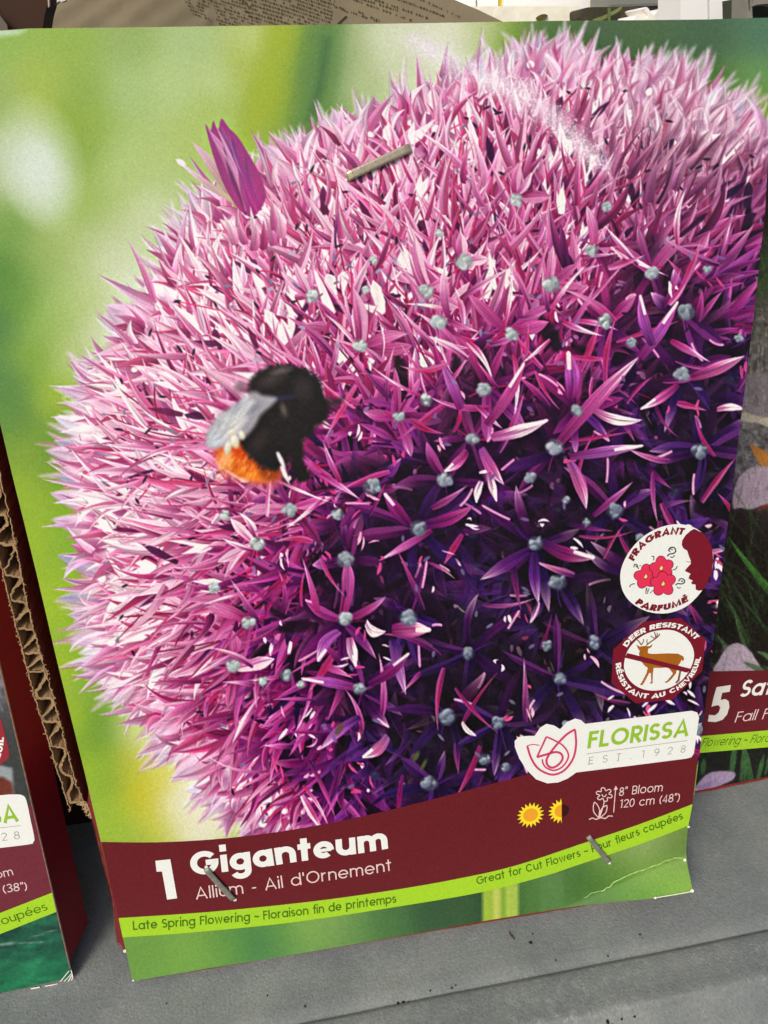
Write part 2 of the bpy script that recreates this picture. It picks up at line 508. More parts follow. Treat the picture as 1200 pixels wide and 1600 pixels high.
def poly(cv, pts, col, soft=1.5, alpha=1.0):
    P = np.array(pts, np.float32); m = soft * 2 + 2
    r = cv.box(P[:, 0].min() - m, P[:, 1].min() - m, P[:, 0].max() + m, P[:, 1].max() + m)
    if r is None: return
    im, X, Y = r
    X = X + 0 * Y; Y = Y + 0 * X
    ins = np.zeros(X.shape, bool); dm = np.full(X.shape, 1e9, np.float32)
    n = len(P)
    for i in range(n):
        ax, ay = P[i]; bx, by = P[(i + 1) % n]
        if by != ay:
            ins ^= ((Y < by) != (Y < ay)) & (X < (bx - ax) * (Y - ay) / (by - ay) + ax)
        L2 = (bx - ax) ** 2 + (by - ay) ** 2 + 1e-6
        t = np.clip(((X - ax) * (bx - ax) + (Y - ay) * (by - ay)) / L2, 0, 1)
        dm = np.minimum(dm, np.hypot(X - ax - t * (bx - ax), Y - ay - t * (by - ay)))
    sd = np.where(ins, dm, -dm)
    cov = (np.clip(sd / soft + .5, 0, 1) * alpha)[..., None]
    im[:] = im * (1 - cov) + col * cov

def vnoise(cv, cell, rng):
    g = rng.random((cv.h // cell + 3, cv.w // cell + 3, 1)).astype(np.float32)
    X = np.arange(cv.w)[None, :] / cell + 0 * np.arange(cv.h)[:, None]
    Y = np.arange(cv.h)[:, None] / cell + 0 * np.arange(cv.w)[None, :]
    return sample(g, X, Y)

def grain(cv, rng, amt):
    n = rng.normal(0, 1, (cv.h, cv.w, 1)).astype(np.float32)
    n = (n + np.roll(n, 1, 0) + np.roll(n, 1, 1) + np.roll(np.roll(n, 1, 0), 1, 1)) / 2
    c = rng.normal(0, 1, (cv.h, cv.w, 3)).astype(np.float32)
    cv.img[:] = np.clip(cv.img * (1 + amt * .5 * n) + amt * .55 * n + amt * .22 * c, 0, 1)

GREENS = [(-140,60,150,195,60),(0,60,140,188,62),(100,60,146,188,55),(200,60,150,186,88),(300,60,172,205,122),(400,60,188,213,112),
 (440,60,165,190,40),(480,70,112,158,52),(512,66,98,148,74),(545,60,165,190,118),(600,60,214,230,178),(700,60,226,236,196),
 (757,55,196,214,140),(800,60,130,170,58),(850,60,88,124,64),(950,60,78,108,68),(1100,60,74,110,74),(1200,60,82,128,92),
 (1260,60,82,128,92),(1196,120,105,160,82),(1188,180,138,172,48),(1240,200,140,170,50),(1100,130,88,130,58),(1000,90,80,112,64),
 (900,100,84,120,56),(840,120,110,150,60),(790,110,150,185,80),(700,110,222,232,190),(640,120,214,226,176),(560,130,180,204,132),
 (505,120,92,142,66),(480,150,104,152,62),(455,150,130,170,46),(420,150,160,188,36),(390,110,172,196,66),(340,130,186,214,128),
 (270,130,180,212,124),(200,140,166,204,112),(130,150,142,182,58),(60,140,166,196,62),(0,150,152,186,84),(-100,180,120,170,50),
 (60,120,158,192,58),(110,190,144,182,44),(120,230,140,180,58),(0,250,186,210,152),(200,260,178,210,112),(280,270,180,212,118),
 (250,340,204,224,160),(340,170,172,204,90),(300,240,178,206,96),(300,330,190,212,130),(200,450,222,236,192),(180,400,208,226,168),
 (150,370,184,210,132),(100,370,172,202,104),(130,330,160,196,82),(60,390,150,186,82),(20,380,118,168,60),(0,420,84,146,40),
 (0,500,80,138,58),(30,480,104,160,48),(60,500,148,192,78),(100,480,168,204,100),(140,470,190,216,130),(170,520,216,230,182),
 (0,600,88,144,62),(30,620,94,150,60),(60,560,134,182,56),(75,620,160,196,52),(110,560,186,212,120),(40,700,132,174,48),(30,660,100,152,56),
 (60,740,128,172,50),(80,700,118,166,52),(45,760,156,196,44),(60,850,160,202,42),(90,850,142,190,52),(80,950,166,206,42),(110,980,152,196,50),
 (100,1050,166,204,44),(135,1060,142,186,66),(120,1120,162,202,40),(150,1120,114,166,52),(152,1160,122,172,50),(190,1090,160,196,84),
 (215,1130,214,226,140),(245,1165,226,230,150),(140,1200,160,202,44),(170,1215,140,186,52),(165,1280,160,202,52),(190,1300,164,202,52),
 (205,1200,196,204,52),(222,1240,208,206,36),(235,1285,206,212,60),(255,1215,226,224,90),(275,1260,238,240,186),(300,1225,248,248,222),
 (320,1290,240,242,196),(350,1270,240,240,200),(385,1298,188,208,92),(210,1310,166,200,62),
 (200,1460,112,168,62),(220,1500,110,165,62),(300,1480,120,176,64),(340,1480,104,164,62),(370,1460,92,154,64),(400,1470,72,138,70),(440,1450,96,156,66),(470,1440,128,178,74),
 (530,1425,126,172,80),(560,1440,100,150,70),(600,1440,74,124,60),(680,1430,54,94,54),(740,1420,54,92,50),(840,1390,78,128,52),
 (862,1380,92,142,72),(900,1380,72,122,48),(930,1390,80,130,50),(960,1370,92,144,50),(1000,1355,122,166,66),(1030,1300,140,172,88),(1070,1300,108,142,58),(1000,1322,150,184,98),(960,1340,120,160,70),
 (1050,1340,112,150,62),(1040,1370,120,172,52),(1070,1380,128,178,58),(1000,1395,100,156,48)]

SHADE = [(150,600,0),(100,800,0),(150,950,.02),(200,1080,.06),(290,1170,.05),(400,1250,.14),(460,1280,.34),(560,1250,.7),(300,400,.05),
 (420,300,.10),(520,250,.12),(600,250,.12),(750,200,.14),(900,150,.14),(1050,180,.16),(1170,230,.2),(1150,320,.5),(1060,330,.42),(1150,450,.72),
 (1010,450,.5),(900,400,.34),(800,420,.25),(650,420,.22),(500,430,.17),(350,550,.10),(300,700,.10),(450,560,.22),(560,600,.38),(600,520,.28),
 (700,550,.36),(850,530,.5),(1000,560,.7),(1120,600,.85),(640,670,.66),(760,660,.66),(520,740,.62),(420,800,.30),(310,850,.20),(330,960,.30),(250,1010,.14),(280,760,.12),
 (430,940,.6),(330,1040,.3),(450,1010,.66),(440,1130,.6),(350,1120,.3),(560,880,.8),(700,790,.85),(850,740,.84),(1000,700,.86),(1100,800,.97),(900,880,1),(750,930,.97),(600,1030,.88),(480,1060,.66),
 (390,1100,.34),(700,1150,1),(950,1050,1),(1050,950,1),(850,1150,1),(500,1180,.68),(600,1180,.92),(230,850,.04),(230,980,.06)]
PAL_S = np.array([0, .25, .5, .75, 1.0])
PAL = {'light': C255(252,238,240, 240,196,212, 216,140,172, 176,92,150, 112,66,146).reshape(5,3),
       'mid':   C255(224,164,196, 198,100,146, 158,56,118, 112,32,108, 70,38,112).reshape(5,3),
       'dark':  C255(178,84,138, 146,42,98, 98,24,86, 62,18,76, 40,28,74).reshape(5,3),
       'red':   C255(204,92,138, 196,58,102, 184,42,98, 146,28,98, 96,28,108).reshape(5,3),
       'gap':   C255(196,130,168, 104,34,78, 56,22,56, 38,24,42, 33,28,33).reshape(5,3)}
_SP = np.array(SHADE, np.float32)
def shade_at(x, y):
    w = ((_SP[:, 0] - x) ** 2 + (_SP[:, 1] - y) ** 2 + 150.) ** -1.6
    return float((w * _SP[:, 2]).sum() / w.sum())
def pal(k, s):
    P = PAL[k]; s = min(max(s, 0), 1) * 4; i = min(int(s), 3); f = s - i
    return P[i] * (1 - f) + P[i + 1] * f

# outline of the flower ball as printed
RIM = [(470,1300),(392,1292),(362,1266),(318,1218),(266,1172),(228,1122),(172,1070),(146,1016),(130,930),(126,850),(114,780),(110,720),(124,640),(146,584),(198,500),(258,406),
 (318,325),(420,250),(520,200),(620,165),(700,135),(770,105),(850,85),(960,90),(1060,125),(1120,165),(1240,215),(1260,700),(1200,1300)]

def allium_picture(rng):
    cv = Canvas(-170, 0, 1250, 1560)
    field_fill(cv, GREENS)
    blob(cv, 62, 255, 44, 70, C255(214,236,204), soft=60, ang=-.25, alpha=.95)
    blob(cv, 62, 285, 36, 46, C255(220,240,212), soft=44, ang=-.2, alpha=.6)
    poly(cv, [(-160, 44), (-40, 42), (10, 44), (40, 47), (30, 54), (-20, 60), (-160, 62)], C255(196, 226, 186), soft=9, alpha=.75)
    poly(cv, [(492, 20), (540, 20), (512, 150), (470, 260), (440, 250), (470, 150)], C255(92, 140, 62), soft=34, alpha=.8)
    poly(cv, [(506, 60), (516, 60), (504, 140), (488, 190), (482, 186), (496, 130)], C255(66, 114, 62), soft=16, alpha=.75)
    poly(cv, [(425, 20), (462, 20), (440, 150), (400, 220), (360, 240), (396, 140)], C255(164, 190, 34), soft=34, alpha=.75)
    # canes below the stripe
    for x, w, c in ((765, 11, (170,206,54)), (779, 8, (202,220,84)), (790, 8, (140,186,50)), (800, 10, (178,210,70)), (862, 18, (96,146,74))):
        poly(cv, [(x - w, 1365), (x + w, 1365), (x + w, 1460), (x - w, 1460)], C255(*c), soft=7, alpha=.9 if w < 15 else .4)
    clean = cv.img.copy()
    R = rng.random
    CX, CY = 715., 850.
    rim = np.array(RIM, np.float32)
    # ---- ball interior: out-of-focus darkness between the florets
    n = len(rim)
    S = Canvas(cv.x0, cv.y0, cv.x0 + cv.w, cv.y0 + cv.h)
    gx = np.arange(cv.x0, cv.x0 + cv.w + 12, 12); gy = np.arange(cv.y0, cv.y0 + cv.h + 12, 12)
    G = np.array([[pal('gap', shade_at(x, y)) for x in gx] for y in gy], np.float32)
    S.img[:] = sample(G, np.arange(cv.w)[None, :] / 12. + 0 * np.arange(cv.h)[:, None], np.arange(cv.h)[:, None] / 12. + 0 * np.arange(cv.w)[None, :])
    M = Canvas(cv.x0, cv.y0, cv.x0 + cv.w, cv.y0 + cv.h)
    poly(M, RIM, C255(255, 255, 255), soft=26)
    cv.img[:] = cv.img * (1 - M.img) + S.img * M.img

    def outward(x, y, spread):
        a = math.atan2(y - CY, x - CX)
        return a + rng.normal(0, spread)
    def paint_petal(x, y, a, L, w, s, soft=1.6, pale=0., alpha=1., tip=None, bend=None):
        k = R()
        light, mid, dark, red = pal('light', s), pal('mid', s), pal('dark', s), pal('red', s)
        if k < .40:   A, B, Cc = dark, mid, light
        elif k < .62: A, B, Cc = mid, mid * .5 + light * .5, light
        elif k < .82: A, B, Cc = dark, red * .6 + mid * .4, mid
        else:         A, B, Cc = mid, light, light
        if s > .6 and R() < .24:  # sunlit tips in the dark half
            Cc = C255(244, 196, 206) * (.8 + .2 * R())
        if tip is not None: Cc = tip
        j = .86 + .22 * R()
        A, B, Cc = [np.clip((c * j) * (1 - pale) + C255(236, 222, 236) * pale, 0, 1) for c in (A, B, Cc)]
        e = None; fold = None
        q = R()
        if q < .42 and pale < .3:
            e = (red if R() < .6 else light)
        elif q < .85 and pale < .5:
            fc = (light if R() < .62 else (dark * .5 + red * .5)) * (.92 + .12 * R())
            fold = (np.clip(fc * (1 - pale) + C255(236, 222, 236) * pale, 0, 1), .55 + .4 * R())
        petal(cv, x, y, x + L * math.cos(a), y + L * math.sin(a), w, A, B, Cc, bend=rng.normal(0, L * .06) if bend is None else bend, soft=soft,
              side=(.16 if R() < .5 else -.16) * (.6 + R()), rib=.2 * R(), edge=e, alpha=alpha, ph=R() * 6, peak=(.12 + .2 * R()) if s < .5 else (.25 + .3 * R()), base=.55 + .35 * R(), fold=fold, grain=.08, taper=(.95 + .4 * R()) if s < .5 else (1.2 + .8 * R()))
    def inside(x, y):
        i, j = int(x - cv.x0), int(y - cv.y0)
        return 0 <= i < cv.w and 0 <= j < cv.h and M.img[j, i, 0] > .5
    def anther(x, y, a, L, s):
        c = pal('red', s) if s < .7 else pal('mid', s)
        x1, y1 = x + L * math.cos(a), y + L * math.sin(a)
        if not inside(x1 + 14 * math.cos(a), y1 + 14 * math.sin(a)): return
        line(cv, x, y, x1, y1, 2.6, np.clip(c * (1.05 if R() < .6 else .7), 0, 1), bend=rng.normal(0, 2), soft=1.3, alpha=.9)
        if R() < .75:
            dk = C255(58, 44, 70) if R() < .7 else C255(128, 128, 150)
            blob(cv, x1, y1, 4.5 + 2.5 * R(), 2.1, dk, soft=1.6, ang=a + rng.normal(0, .9))

    # ---- rim: blurred petals reaching into the green
    seg = np.hypot(*(rim[1:] - rim[:-1]).T); cum = np.concatenate([[0], np.cumsum(seg)])
    tot = cum[26]
    clump = [(R() * tot, rng.normal(0, 12)) for _ in range(64)]
    for layer, (cnt, soft, pale, ext) in enumerate(((4, 9., .62, 40), (5, 5.5, .40, 26), (5, 3.0, .16, 10))):
        for q0, pw in clump:
            for _ in range(cnt):
                q = min(max(q0 + rng.normal(0, 15), 0), tot - 1); i = max(min(int(np.searchsorted(cum, q)) - 1, n - 2), 0)
                f = (q - cum[i]) / max(seg[i], 1)
                x, y = rim[i] * (1 - f) + rim[i + 1] * f
                a = outward(x, y, .2) + (q - q0) * .010
                if y > 1080: a = a * .7 + .3 * (math.pi * .80) + rng.normal(0, .1)
                L = 70 + 46 * R(); push = ext * (.2 + R()) - 8 + pw
                bx, by = x + math.cos(a) * (push - L * .85), y + math.sin(a) * (push - L * .85)
                s = shade_at(x, y)
                paint_petal(bx, by, a, L, 13 + 12 * R(), s * .6 + .06 * R(), soft=soft * (.7 + .6 * R()), pale=min(.85, pale * (.3 + .85 * R())), alpha=.92)
    for x0, y0, x1, y1, w, k in ((812,190,800,56,28,0),(850,170,842,56,15,1),(870,180,862,92,20,2),(884,190,908,68,32,0),(930,180,964,68,17,3),(985,200,1016,84,28,0),(1030,220,1070,108,20,0),(1088,230,1122,136,18,3),(1130,250,1162,158,14,1),(1140,290,1200,196,28,3),
            (770,190,745,84,18,1),(700,220,690,128,22,0),(650,240,622,150,26,0),(560,260,520,170,34,0),(600,250,585,150,20,2),(470,300,415,226,24,0),(500,290,440,226,16,1),(380,370,312,300,30,2),(340,420,255,366,34,0),(250,520,165,478,34,0),(270,470,222,450,16,3),
            (200,650,88,606,20,0),(190,690,84,652,26,3),(190,745,70,704,24,0),(190,715,86,690,16,1),(190,780,90,744,22,1),(180,800,78,771,24,0),(190,840,80,812,26,0),(190,900,90,868,24,1),(200,930,88,936,16,1),(200,960,108,962,24,0),(210,990,110,1000,26,0),(220,1000,122,1022,22,3),(240,1020,132,1046,22,0),
            (260,1040,150,1068,22,3),(270,1060,168,1086,24,0),(300,1090,214,1132,24,3),(320,1130,240,1180,26,0),(350,1160,266,1222,22,0),(380,1200,290,1236,24,3),(420,1220,330,1270,26,0),(440,1250,392,1292,22,3)):
        A, B, Cc = ((C255(206,140,176), C255(226,176,202), C255(232,204,222)), (C255(176,110,156), C255(186,160,190), C255(182,184,200)), (C255(160,60,118), C255(176,84,138), C255(196,130,170)), (C255(226,180,204), C255(246,236,240), C255(240,234,240)))[k]
        petal(cv, x0, y0, x1, y1, w * 1.25, A, B, Cc, bend=rng.normal(0, 4), soft=5.5, side=.12, rib=.1, peak=.5, base=.7, taper=2.2, alpha=.95)
        for q in range(2):
            petal(cv, x0 + rng.normal(0, 5), y0 + rng.normal(0, 5), x0 + (x1 - x0) * .8 + rng.normal(0, 5), y0 + (y1 - y0) * .8 + rng.normal(0, 5), w * .5, B, Cc if q else A, Cc, soft=4, peak=.4, base=.6, alpha=.7)
    # ---- the mass of florets, painted from the rim towards the viewer
    M.img[:] = 0
    poly(M, [((x - 700) * .965 + 700, (y - 720) * .965 + 720) if y < 1240 else (x, y) for x, y in RIM], C255(255, 255, 255), soft=2)
    def inside(x, y):
        i, j = int(x - cv.x0), int(y - cv.y0)
        return 0 <= i < cv.w and 0 <= j < cv.h and M.img[j, i, 0] > .5
    def rho(x, y):
        return math.hypot((x - 690) / 610, (y - 740) / 660)
    items = []
    while len(items) < 3300:
        x, y = rng.uniform(90, 1235), rng.uniform(90, 1330)
        if not inside(x, y): continue
        s = shade_at(x, y)
        if R() > 1.06 - .80 * s: continue
        wht = R() < .22 and s < .5
        items.append((-rho(x, y) + rng.normal(0, .07) - (.07 if wht else 0), 2 if wht else 0, x, y, s))
    cents = []
    tries = 0
    while len(cents) < 760 and tries < 30000:
        tries += 1
        x, y = rng.uniform(110, 1235), rng.uniform(110, 1330)
        if not inside(x, y): continue
        s = shade_at(x, y); rr = rho(x, y)
        dmin = (30 if rr > .8 else 37) + 30 * max(0, s - .5)
        if any((x - c[0]) ** 2 + (y - c[1]) ** 2 < dmin * dmin for c in cents): continue
        cents.append((x, y)); items.append((-rr + rng.normal(0, .03), 1, x, y, s))
    items.sort(key=lambda t: t[0])
    def direction(x, y, s, r):
        a = outward(x, y, .12)
        if s < .5 and y < 640 and x > 240:
            a = a * .6 + .4 * (-math.pi / 2 - (.0 if x > 420 else .4)) if a < 0 else -math.pi / 2 + rng.normal(0, .5)
        return a
    for _, kind, x, y, s in items:
        r = min(rho(x, y), 1.05)
        soft = 1.45 + 4.6 * float(smooth(.86, 1.03, r))
        if kind == 2:                     # light coming through between the florets
            a = direction(x, y, s, r)
            wc = C255(252, 246, 242) * (1 - .2 * s)
            for _ in range(3):
                b = a + rng.normal(0, .35); L = 26 + 46 * R(); w = 8 + 12 * R()
                if inside(x + L * math.cos(b), y + L * math.sin(b)):
                    petal(cv, x, y, x + L * math.cos(b), y + L * math.sin(b), w, wc, wc, wc * .98, soft=2.4, peak=.15 + .6 * R(), base=.3 + .6 * R(), taper=1.0, alpha=.95)
        elif kind == 0:
            spread = .3 + 1.1 * max(0, .9 - r) if s < .45 else .5 + 2. * max(0, .95 - r)
            a = direction(x, y, s, r) + rng.normal(0, spread)
            L = 58 + 52 * R(); w = (6 + 10 * R()) if r < .84 else (9 + 9 * R())
            if not inside(x + L * .9 * math.cos(a), y + L * .9 * math.sin(a)): continue
            sp = min(1, max(0, s + .10 + rng.normal(0, .10)))
            k = R()
            if k < .01 and s < .5:       # whitish gaps where the light comes through
                wc = C255(250, 243, 240) * (1 - .22 * s)
                for _ in range(2):
                    b = a + rng.normal(0, .5)
                    petal(cv, x, y, x + .5 * L * math.cos(b), y + .5 * L * math.sin(b), w * (.8 + .7 * R()), wc, wc, wc * .97, soft=2.2, peak=.3 + .5 * R(), base=.3 + .6 * R(), alpha=.95)
            elif k < .17 and s < .8:     # deep openings
                dc = pal('dark', min(1, sp + .15)) * .92
                petal(cv, x, y, x + .6 * L * math.cos(a), y + .6 * L * math.sin(a), w * .85, dc * .85, dc, dc, soft=2.4, peak=.3 + .5 * R(), alpha=.9)
            elif k < .42 and s > .5:
                gc = C255(35, 28, 35)
                petal(cv, x, y, x + .7 * L * math.cos(a), y + .7 * L * math.sin(a), w * 2., gc, gc, gc, soft=7, peak=.5, alpha=.8)
            else:
                paint_petal(x, y, a, L, w, sp, soft=soft, pale=float(smooth(.8, 1.05, r)) * .4 * R() + .1 * R() if s < .3 else 0, alpha=1 if s < .6 else .62)
            if R() < (.16 if s < .5 else .07):
                anther(x, y, a + rng.normal(0, .35), 34 + 26 * R(), sp)
            if s > .5 and R() < .16:     # specks of sun
                tx, ty = x + rng.normal(0, 22), y + rng.normal(0, 22); c = C255(246, 210, 218) if R() < .55 else C255(228, 120, 152)
                for _ in range(1 + int(2.4 * R())):
                    b = rng.normal(1.4, .7); l = 5 + 12 * R()
                    petal(cv, tx, ty, tx + l * math.cos(b), ty + l * math.sin(b), 3.5 + 4 * R(), c, c, c * .95, soft=1.6, peak=.5, base=.6)
                    tx += rng.normal(0, 7); ty += rng.normal(0, 7)
        elif s < .72:                     # a floret seen from the side: a fan of petals
            a = direction(x, y, s, r)
            fan = .34 + .75 * max(0, 1.0 - r) + .35 * R()
            if s < .5:
                blob(cv, x, y, 17, 15, pal('dark', min(1, s + .2)), soft=16, alpha=.42)
            tint = rng.normal(0, .07); npet = 4 + int(3 * R()); L0 = (88 + 34 * R()) * (1.0 if r < .84 else .84)
            order = np.linspace(-1, 1, npet); rng.shuffle(order)
            for k in order:
                b = a + fan * k + rng.normal(0, .09)
                L = L0 * (1 - .22 * abs(k)) * (.86 + .2 * R())
                if not inside(x + L * math.cos(b), y + L * math.sin(b)) and R() < .75: L *= .62
                w = (9 + 12 * R()) if r < .84 else (10 + 10 * R())
                paint_petal(x + 4 * math.cos(b), y + 4 * math.sin(b), b, L, w, min(1, max(0, s + tint + .09 * (k if a > -1.57 else -k) + rng.normal(0, .05))), soft=soft,
                            pale=float(smooth(.8, 1.05, r)) * .42 * R() + .12 * R() if s < .3 else 0, bend=-k * 5 + rng.normal(0, 3))
            for _ in range(2 if R() < .6 else 0):
                anther(x, y, a + rng.normal(0, fan * .8), L0 * (.6 + .5 * R()), s)
            if R() < .3 and s < .5:
                wc = C255(250, 244, 240)
                blob(cv, x + rng.normal(0, 6), y + rng.normal(0, 6), 4 + 5 * R(), 4 + 4 * R(), wc, soft=2.5, ang=R() * 3, alpha=.9)
        else:                             # dim florets deep in the shade
            a0 = R() * 6.28
            for k in range(6):
                if R() < .2: continue
                b = a0 + k * 1.047 + rng.normal(0, .15)
                paint_petal(x + 5 * math.cos(b), y + 5 * math.sin(b), b, 54 + 34 * R(), 14 + 8 * R(), min(1, s + .08), soft=2.4, alpha=.55 + .3 * R())
            blob(cv, x, y, 8, 7, C255(70, 84, 104), soft=4, alpha=.7)
    # ---- florets one looks straight into: six petals round a knobbly ovary
    STARS = [(868,705,100,.72),(738,685,92,.62),(900,637,84,.66),(1066,582,96,.8),(1098,702,88,.95),(652,826,96,.86),(836,850,100,.95),(534,970,86,.62),
             (390,970,70,.36),(364,1045,66,.32),(735,1020,100,1.),(566,1080,84,.74),(700,1115,92,1.),(545,876,78,.72),(870,1060,100,1.),(680,1228,76,.95),
             (872,910,86,1.),(400,850,66,.34),(456,795,60,.5),(697,752,72,.78),(582,762,70,.74),(622,652,74,.5),(760,606,80,.56),(950,505,74,.58),
             (1018,425,70,.56),(930,386,64,.44),(1070,490,70,.76),(795,520,72,.42),(690,505,78,.34),(565,541,80,.3),(668,452,72,.26),(722,410,66,.26),
             (858,445,66,.4),(486,466,62,.2),(806,308,54,.22),(960,800,90,.95),(1000,900,90,1.),(640,960,84,.9),(780,1130,90,1.),(930,1010,90,1.)]
    rng.shuffle(STARS)
    def specks(n, smin):
        for _ in range(n):
            tx, ty = rng.uniform(330, 1190), rng.uniform(380, 1270); s = shade_at(tx, ty)
            if s < smin or R() > .45 + .5 * (1.05 - s) * 2: continue
            c = (C255(250, 226, 228), C255(240, 176, 192), C255(222, 104, 146))[int(R() * 3)]
            b = rng.normal(1.3, .8)
            for _ in range(1 + int(3 * R())):
                l = 6 + 18 * R()
                petal(cv, tx, ty, tx + l * math.cos(b), ty + l * math.sin(b), 2.5 + 3.5 * R(), c * .92, c, c, soft=1.6, peak=.5, base=.5, bend=rng.normal(0, 1.5))
                b += rng.normal(0, .3); tx += rng.normal(0, 8); ty += rng.normal(0, 8)
    specks(170, .42)
    for x, y, L, s in STARS:
        if s > .55:
            blob(cv, x, y, L * .8, L * .74, pal('gap', s), soft=L * .5, alpha=.66)
        a0 = R() * 6.28; ta = R() * 3.14; sq = .55 + .42 * R()      # each floret is tilted its own way
        order = list(range(6)); rng.shuffle(order)
        if s < .5: order = order[:3]
        elif R() < .5: order = order[:5]
        for k in order:
            a = a0 + k * math.pi / 3 + rng.normal(0, .16)
            if s < .5: a = direction(x, y, s, .5) + rng.normal(0, 1.0)
            ca, sa = math.cos(a - ta), math.sin(a - ta) * sq
            fore = math.hypot(ca, sa) * (.72 + .36 * R()); a = ta + math.atan2(sa, ca)
            sp = min(1, max(0, s + rng.normal(0, .10) + (.1 if math.sin(a) > .3 and s > .4 else -.08)))
            x0, y0 = x + 6 * math.cos(a), y + 6 * math.sin(a)
            Lk = L * 1.12 * fore; wk = (13 + 10 * R()) * (.7 + .3 * fore)
            light, mid, dark = pal('light', sp), pal('mid', sp), pal('dark', sp)
            A, B, Cc = (dark, mid, mid * .6 + light * .4) if R() < .6 else (mid, mid * .6 + light * .4, light)
            if s > .7: A, B, Cc = dark * .8, mid * .8 + dark * .12, (mid * .7 + light * .3) * .9
            if s > .45 and R() < .36: Cc = C255(250, 220, 226) * (.86 + .14 * R())
            fold = None
            if R() < .6: fold = ((light * .8 + mid * .2) * (.9 + .15 * R()), .5 + .4 * R())
            petal(cv, x0, y0, x0 + Lk * math.cos(a), y0 + Lk * math.sin(a), wk, A, B, Cc, bend=rng.normal(0, Lk * .04), soft=1.7, side=.2 * (R() - .5), rib=.25 * R(),
                  peak=.42 + .25 * R(), base=.42 + .25 * R(), fold=fold, grain=.10, ph=R() * 6, alpha=.97 if s < .85 else .86)
            if s > .5 and R() < .30:      # a sunlit rim along one side
                b = a + .16 * (1 if R() < .5 else -1); q = .45 + .3 * R()
                line(cv, x0 + Lk * q * math.cos(b), y0 + Lk * q * math.sin(b), x0 + Lk * math.cos(a), y0 + Lk * math.sin(a), 4, C255(244, 190, 206), bend=rng.normal(0, 2), soft=1.8, alpha=.85)
        for k in range(2):
            anther(x, y, R() * 6.28, L * .45 * (.7 + .5 * R()), s)
    # petals of nearer florets crossing in front, many catching the sun
    for _ in range(430):
        x, y = rng.uniform(380, 1200), rng.uniform(380, 1260); s = shade_at(x, y)
        if s < .3 or R() > 1.15 - .85 * s: continue
        a = outward(x, y, .9) if R() < .5 else R() * 6.28
        L = 45 + 60 * R(); sp = max(0, s - .12 - .3 * R())
        light, mid, dark = pal('light', sp), pal('mid', sp), pal('dark', s)
        k = R()
        if k < .45: A, B, Cc = dark, mid, light
        elif k < .75: A, B, Cc = mid, pal('red', sp), light
        else: A, B, Cc = pal('red', s), light, C255(250, 222, 228)
        petal(cv, x, y, x + L * math.cos(a), y + L * math.sin(a), 5 + 8 * R(), A, B, Cc, bend=rng.normal(0, L * .045), soft=1.7, side=.3 * (R() - .5), rib=.2 * R(), peak=.2 + .3 * R(), base=.5, taper=1.2,
              fold=(light * (.8 + .3 * R()), .7 * R()), grain=.1, ph=R() * 6, alpha=.95)
    specks(120, .5)
    # florets that stand out in the shade
    PW, PK, LV, MG = C255(250, 226, 226), C255(222, 132, 168), C255(190, 130, 186), C255(156, 44, 120)
    for x0, y0, x1, y1, w, A, B, Cc in ((768,684,857,656,20,PK,PW,PW),(752,700,788,758,18,LV,PK,PW),(730,704,694,738,16,MG,PK,PW),(764,738,776,784,13,PK,PW,PW),(752,752,744,786,12,PW,PW,PW),(872,694,1000,556,22,MG,PK,PW),(928,640,1004,656,17,PK,PW,PW),(890,722,916,796,20,LV,PK,PW),
            (890,714,1006,696,17,MG,LV,PW),(760,664,820,566,18,MG,PK,PK),(892,622,888,548,24,MG,LV,PK),(720,640,690,570,18,MG,LV,LV),(546,996,556,1042,17,PK,PW,PW),(530,986,496,1034,19,LV,LV,PW),(572,972,604,986,17,PW,PW,PW),(612,984,674,984,26,MG,PK,PW),(612,1000,634,1086,17,C255(80,40,124),LV,PW),
            (722,1128,744,1150,8,PW,PW,PW),(562,1120,500,1172,16,C255(90,40,120),LV,PW),(606,1150,566,1184,18,LV,PK,PW),(1060,600,1000,640,14,MG,PK,PW),(1080,590,1164,556,20,MG,PK,PW),(1120,640,1164,640,12,PK,PW,PW),(1000,560,1060,470,18,MG,LV,PK),(1020,540,1000,460,18,C255(110,40,116),LV,LV),
            (640,820,600,770,20,C255(110,30,110),MG,LV),(660,820,740,790,20,C255(100,30,110),MG,PK),(826,860,750,906,20,C255(84,34,116),C255(120,50,136),PW),(846,846,930,872,22,C255(84,34,116),MG,PW),(835,862,842,944,18,C255(80,34,116),C255(110,50,140),PW),(560,1076,470,1060,16,MG,LV,PK),(576,1070,640,1020,16,C255(110,30,110),MG,LV)):
        petal(cv, x0, y0, x1, y1, w, A * .85, B, Cc, bend=rng.normal(0, 4), soft=1.7, side=.2 * (R() - .5), rib=.16, peak=.45, base=.5, taper=1.8, grain=.12, ph=R() * 6, fold=(B * .75, .6 * R()))
        if R() < .5: line(cv, x0 * .4 + x1 * .6, y0 * .4 + y1 * .6, x1, y1, w * .3, PW, soft=2, alpha=.8)
    for _ in range(60):            # loose pale anthers
        x, y = rng.uniform(380, 1150), rng.uniform(330, 1230)
        s = shade_at(x, y)
        blob(cv, x, y, 5 + 2 * R(), 2.6, C255(176, 190, 206) * (1 - .35 * s), soft=1.6, ang=R() * 3, alpha=.9)
    for x, y, w, h in ((530,1140,5,11),(650,1182,4,9),(662,1195,3,9)):
        blob(cv, x, y, w, h, C255(104, 132, 70), soft=3, ang=.5, alpha=.8)
    # the print's own broad gradation: near white at the left, violet towards the lower right
    gs = np.array([[shade_at(x, y) for x in gx] for y in gy], np.float32)[..., None]
    sf = sample(gs, np.arange(cv.w)[None, :] / 12. + 0 * np.arange(cv.h)[:, None], np.arange(cv.h)[:, None] / 12. + 0 * np.arange(cv.w)[None, :])[..., 0]
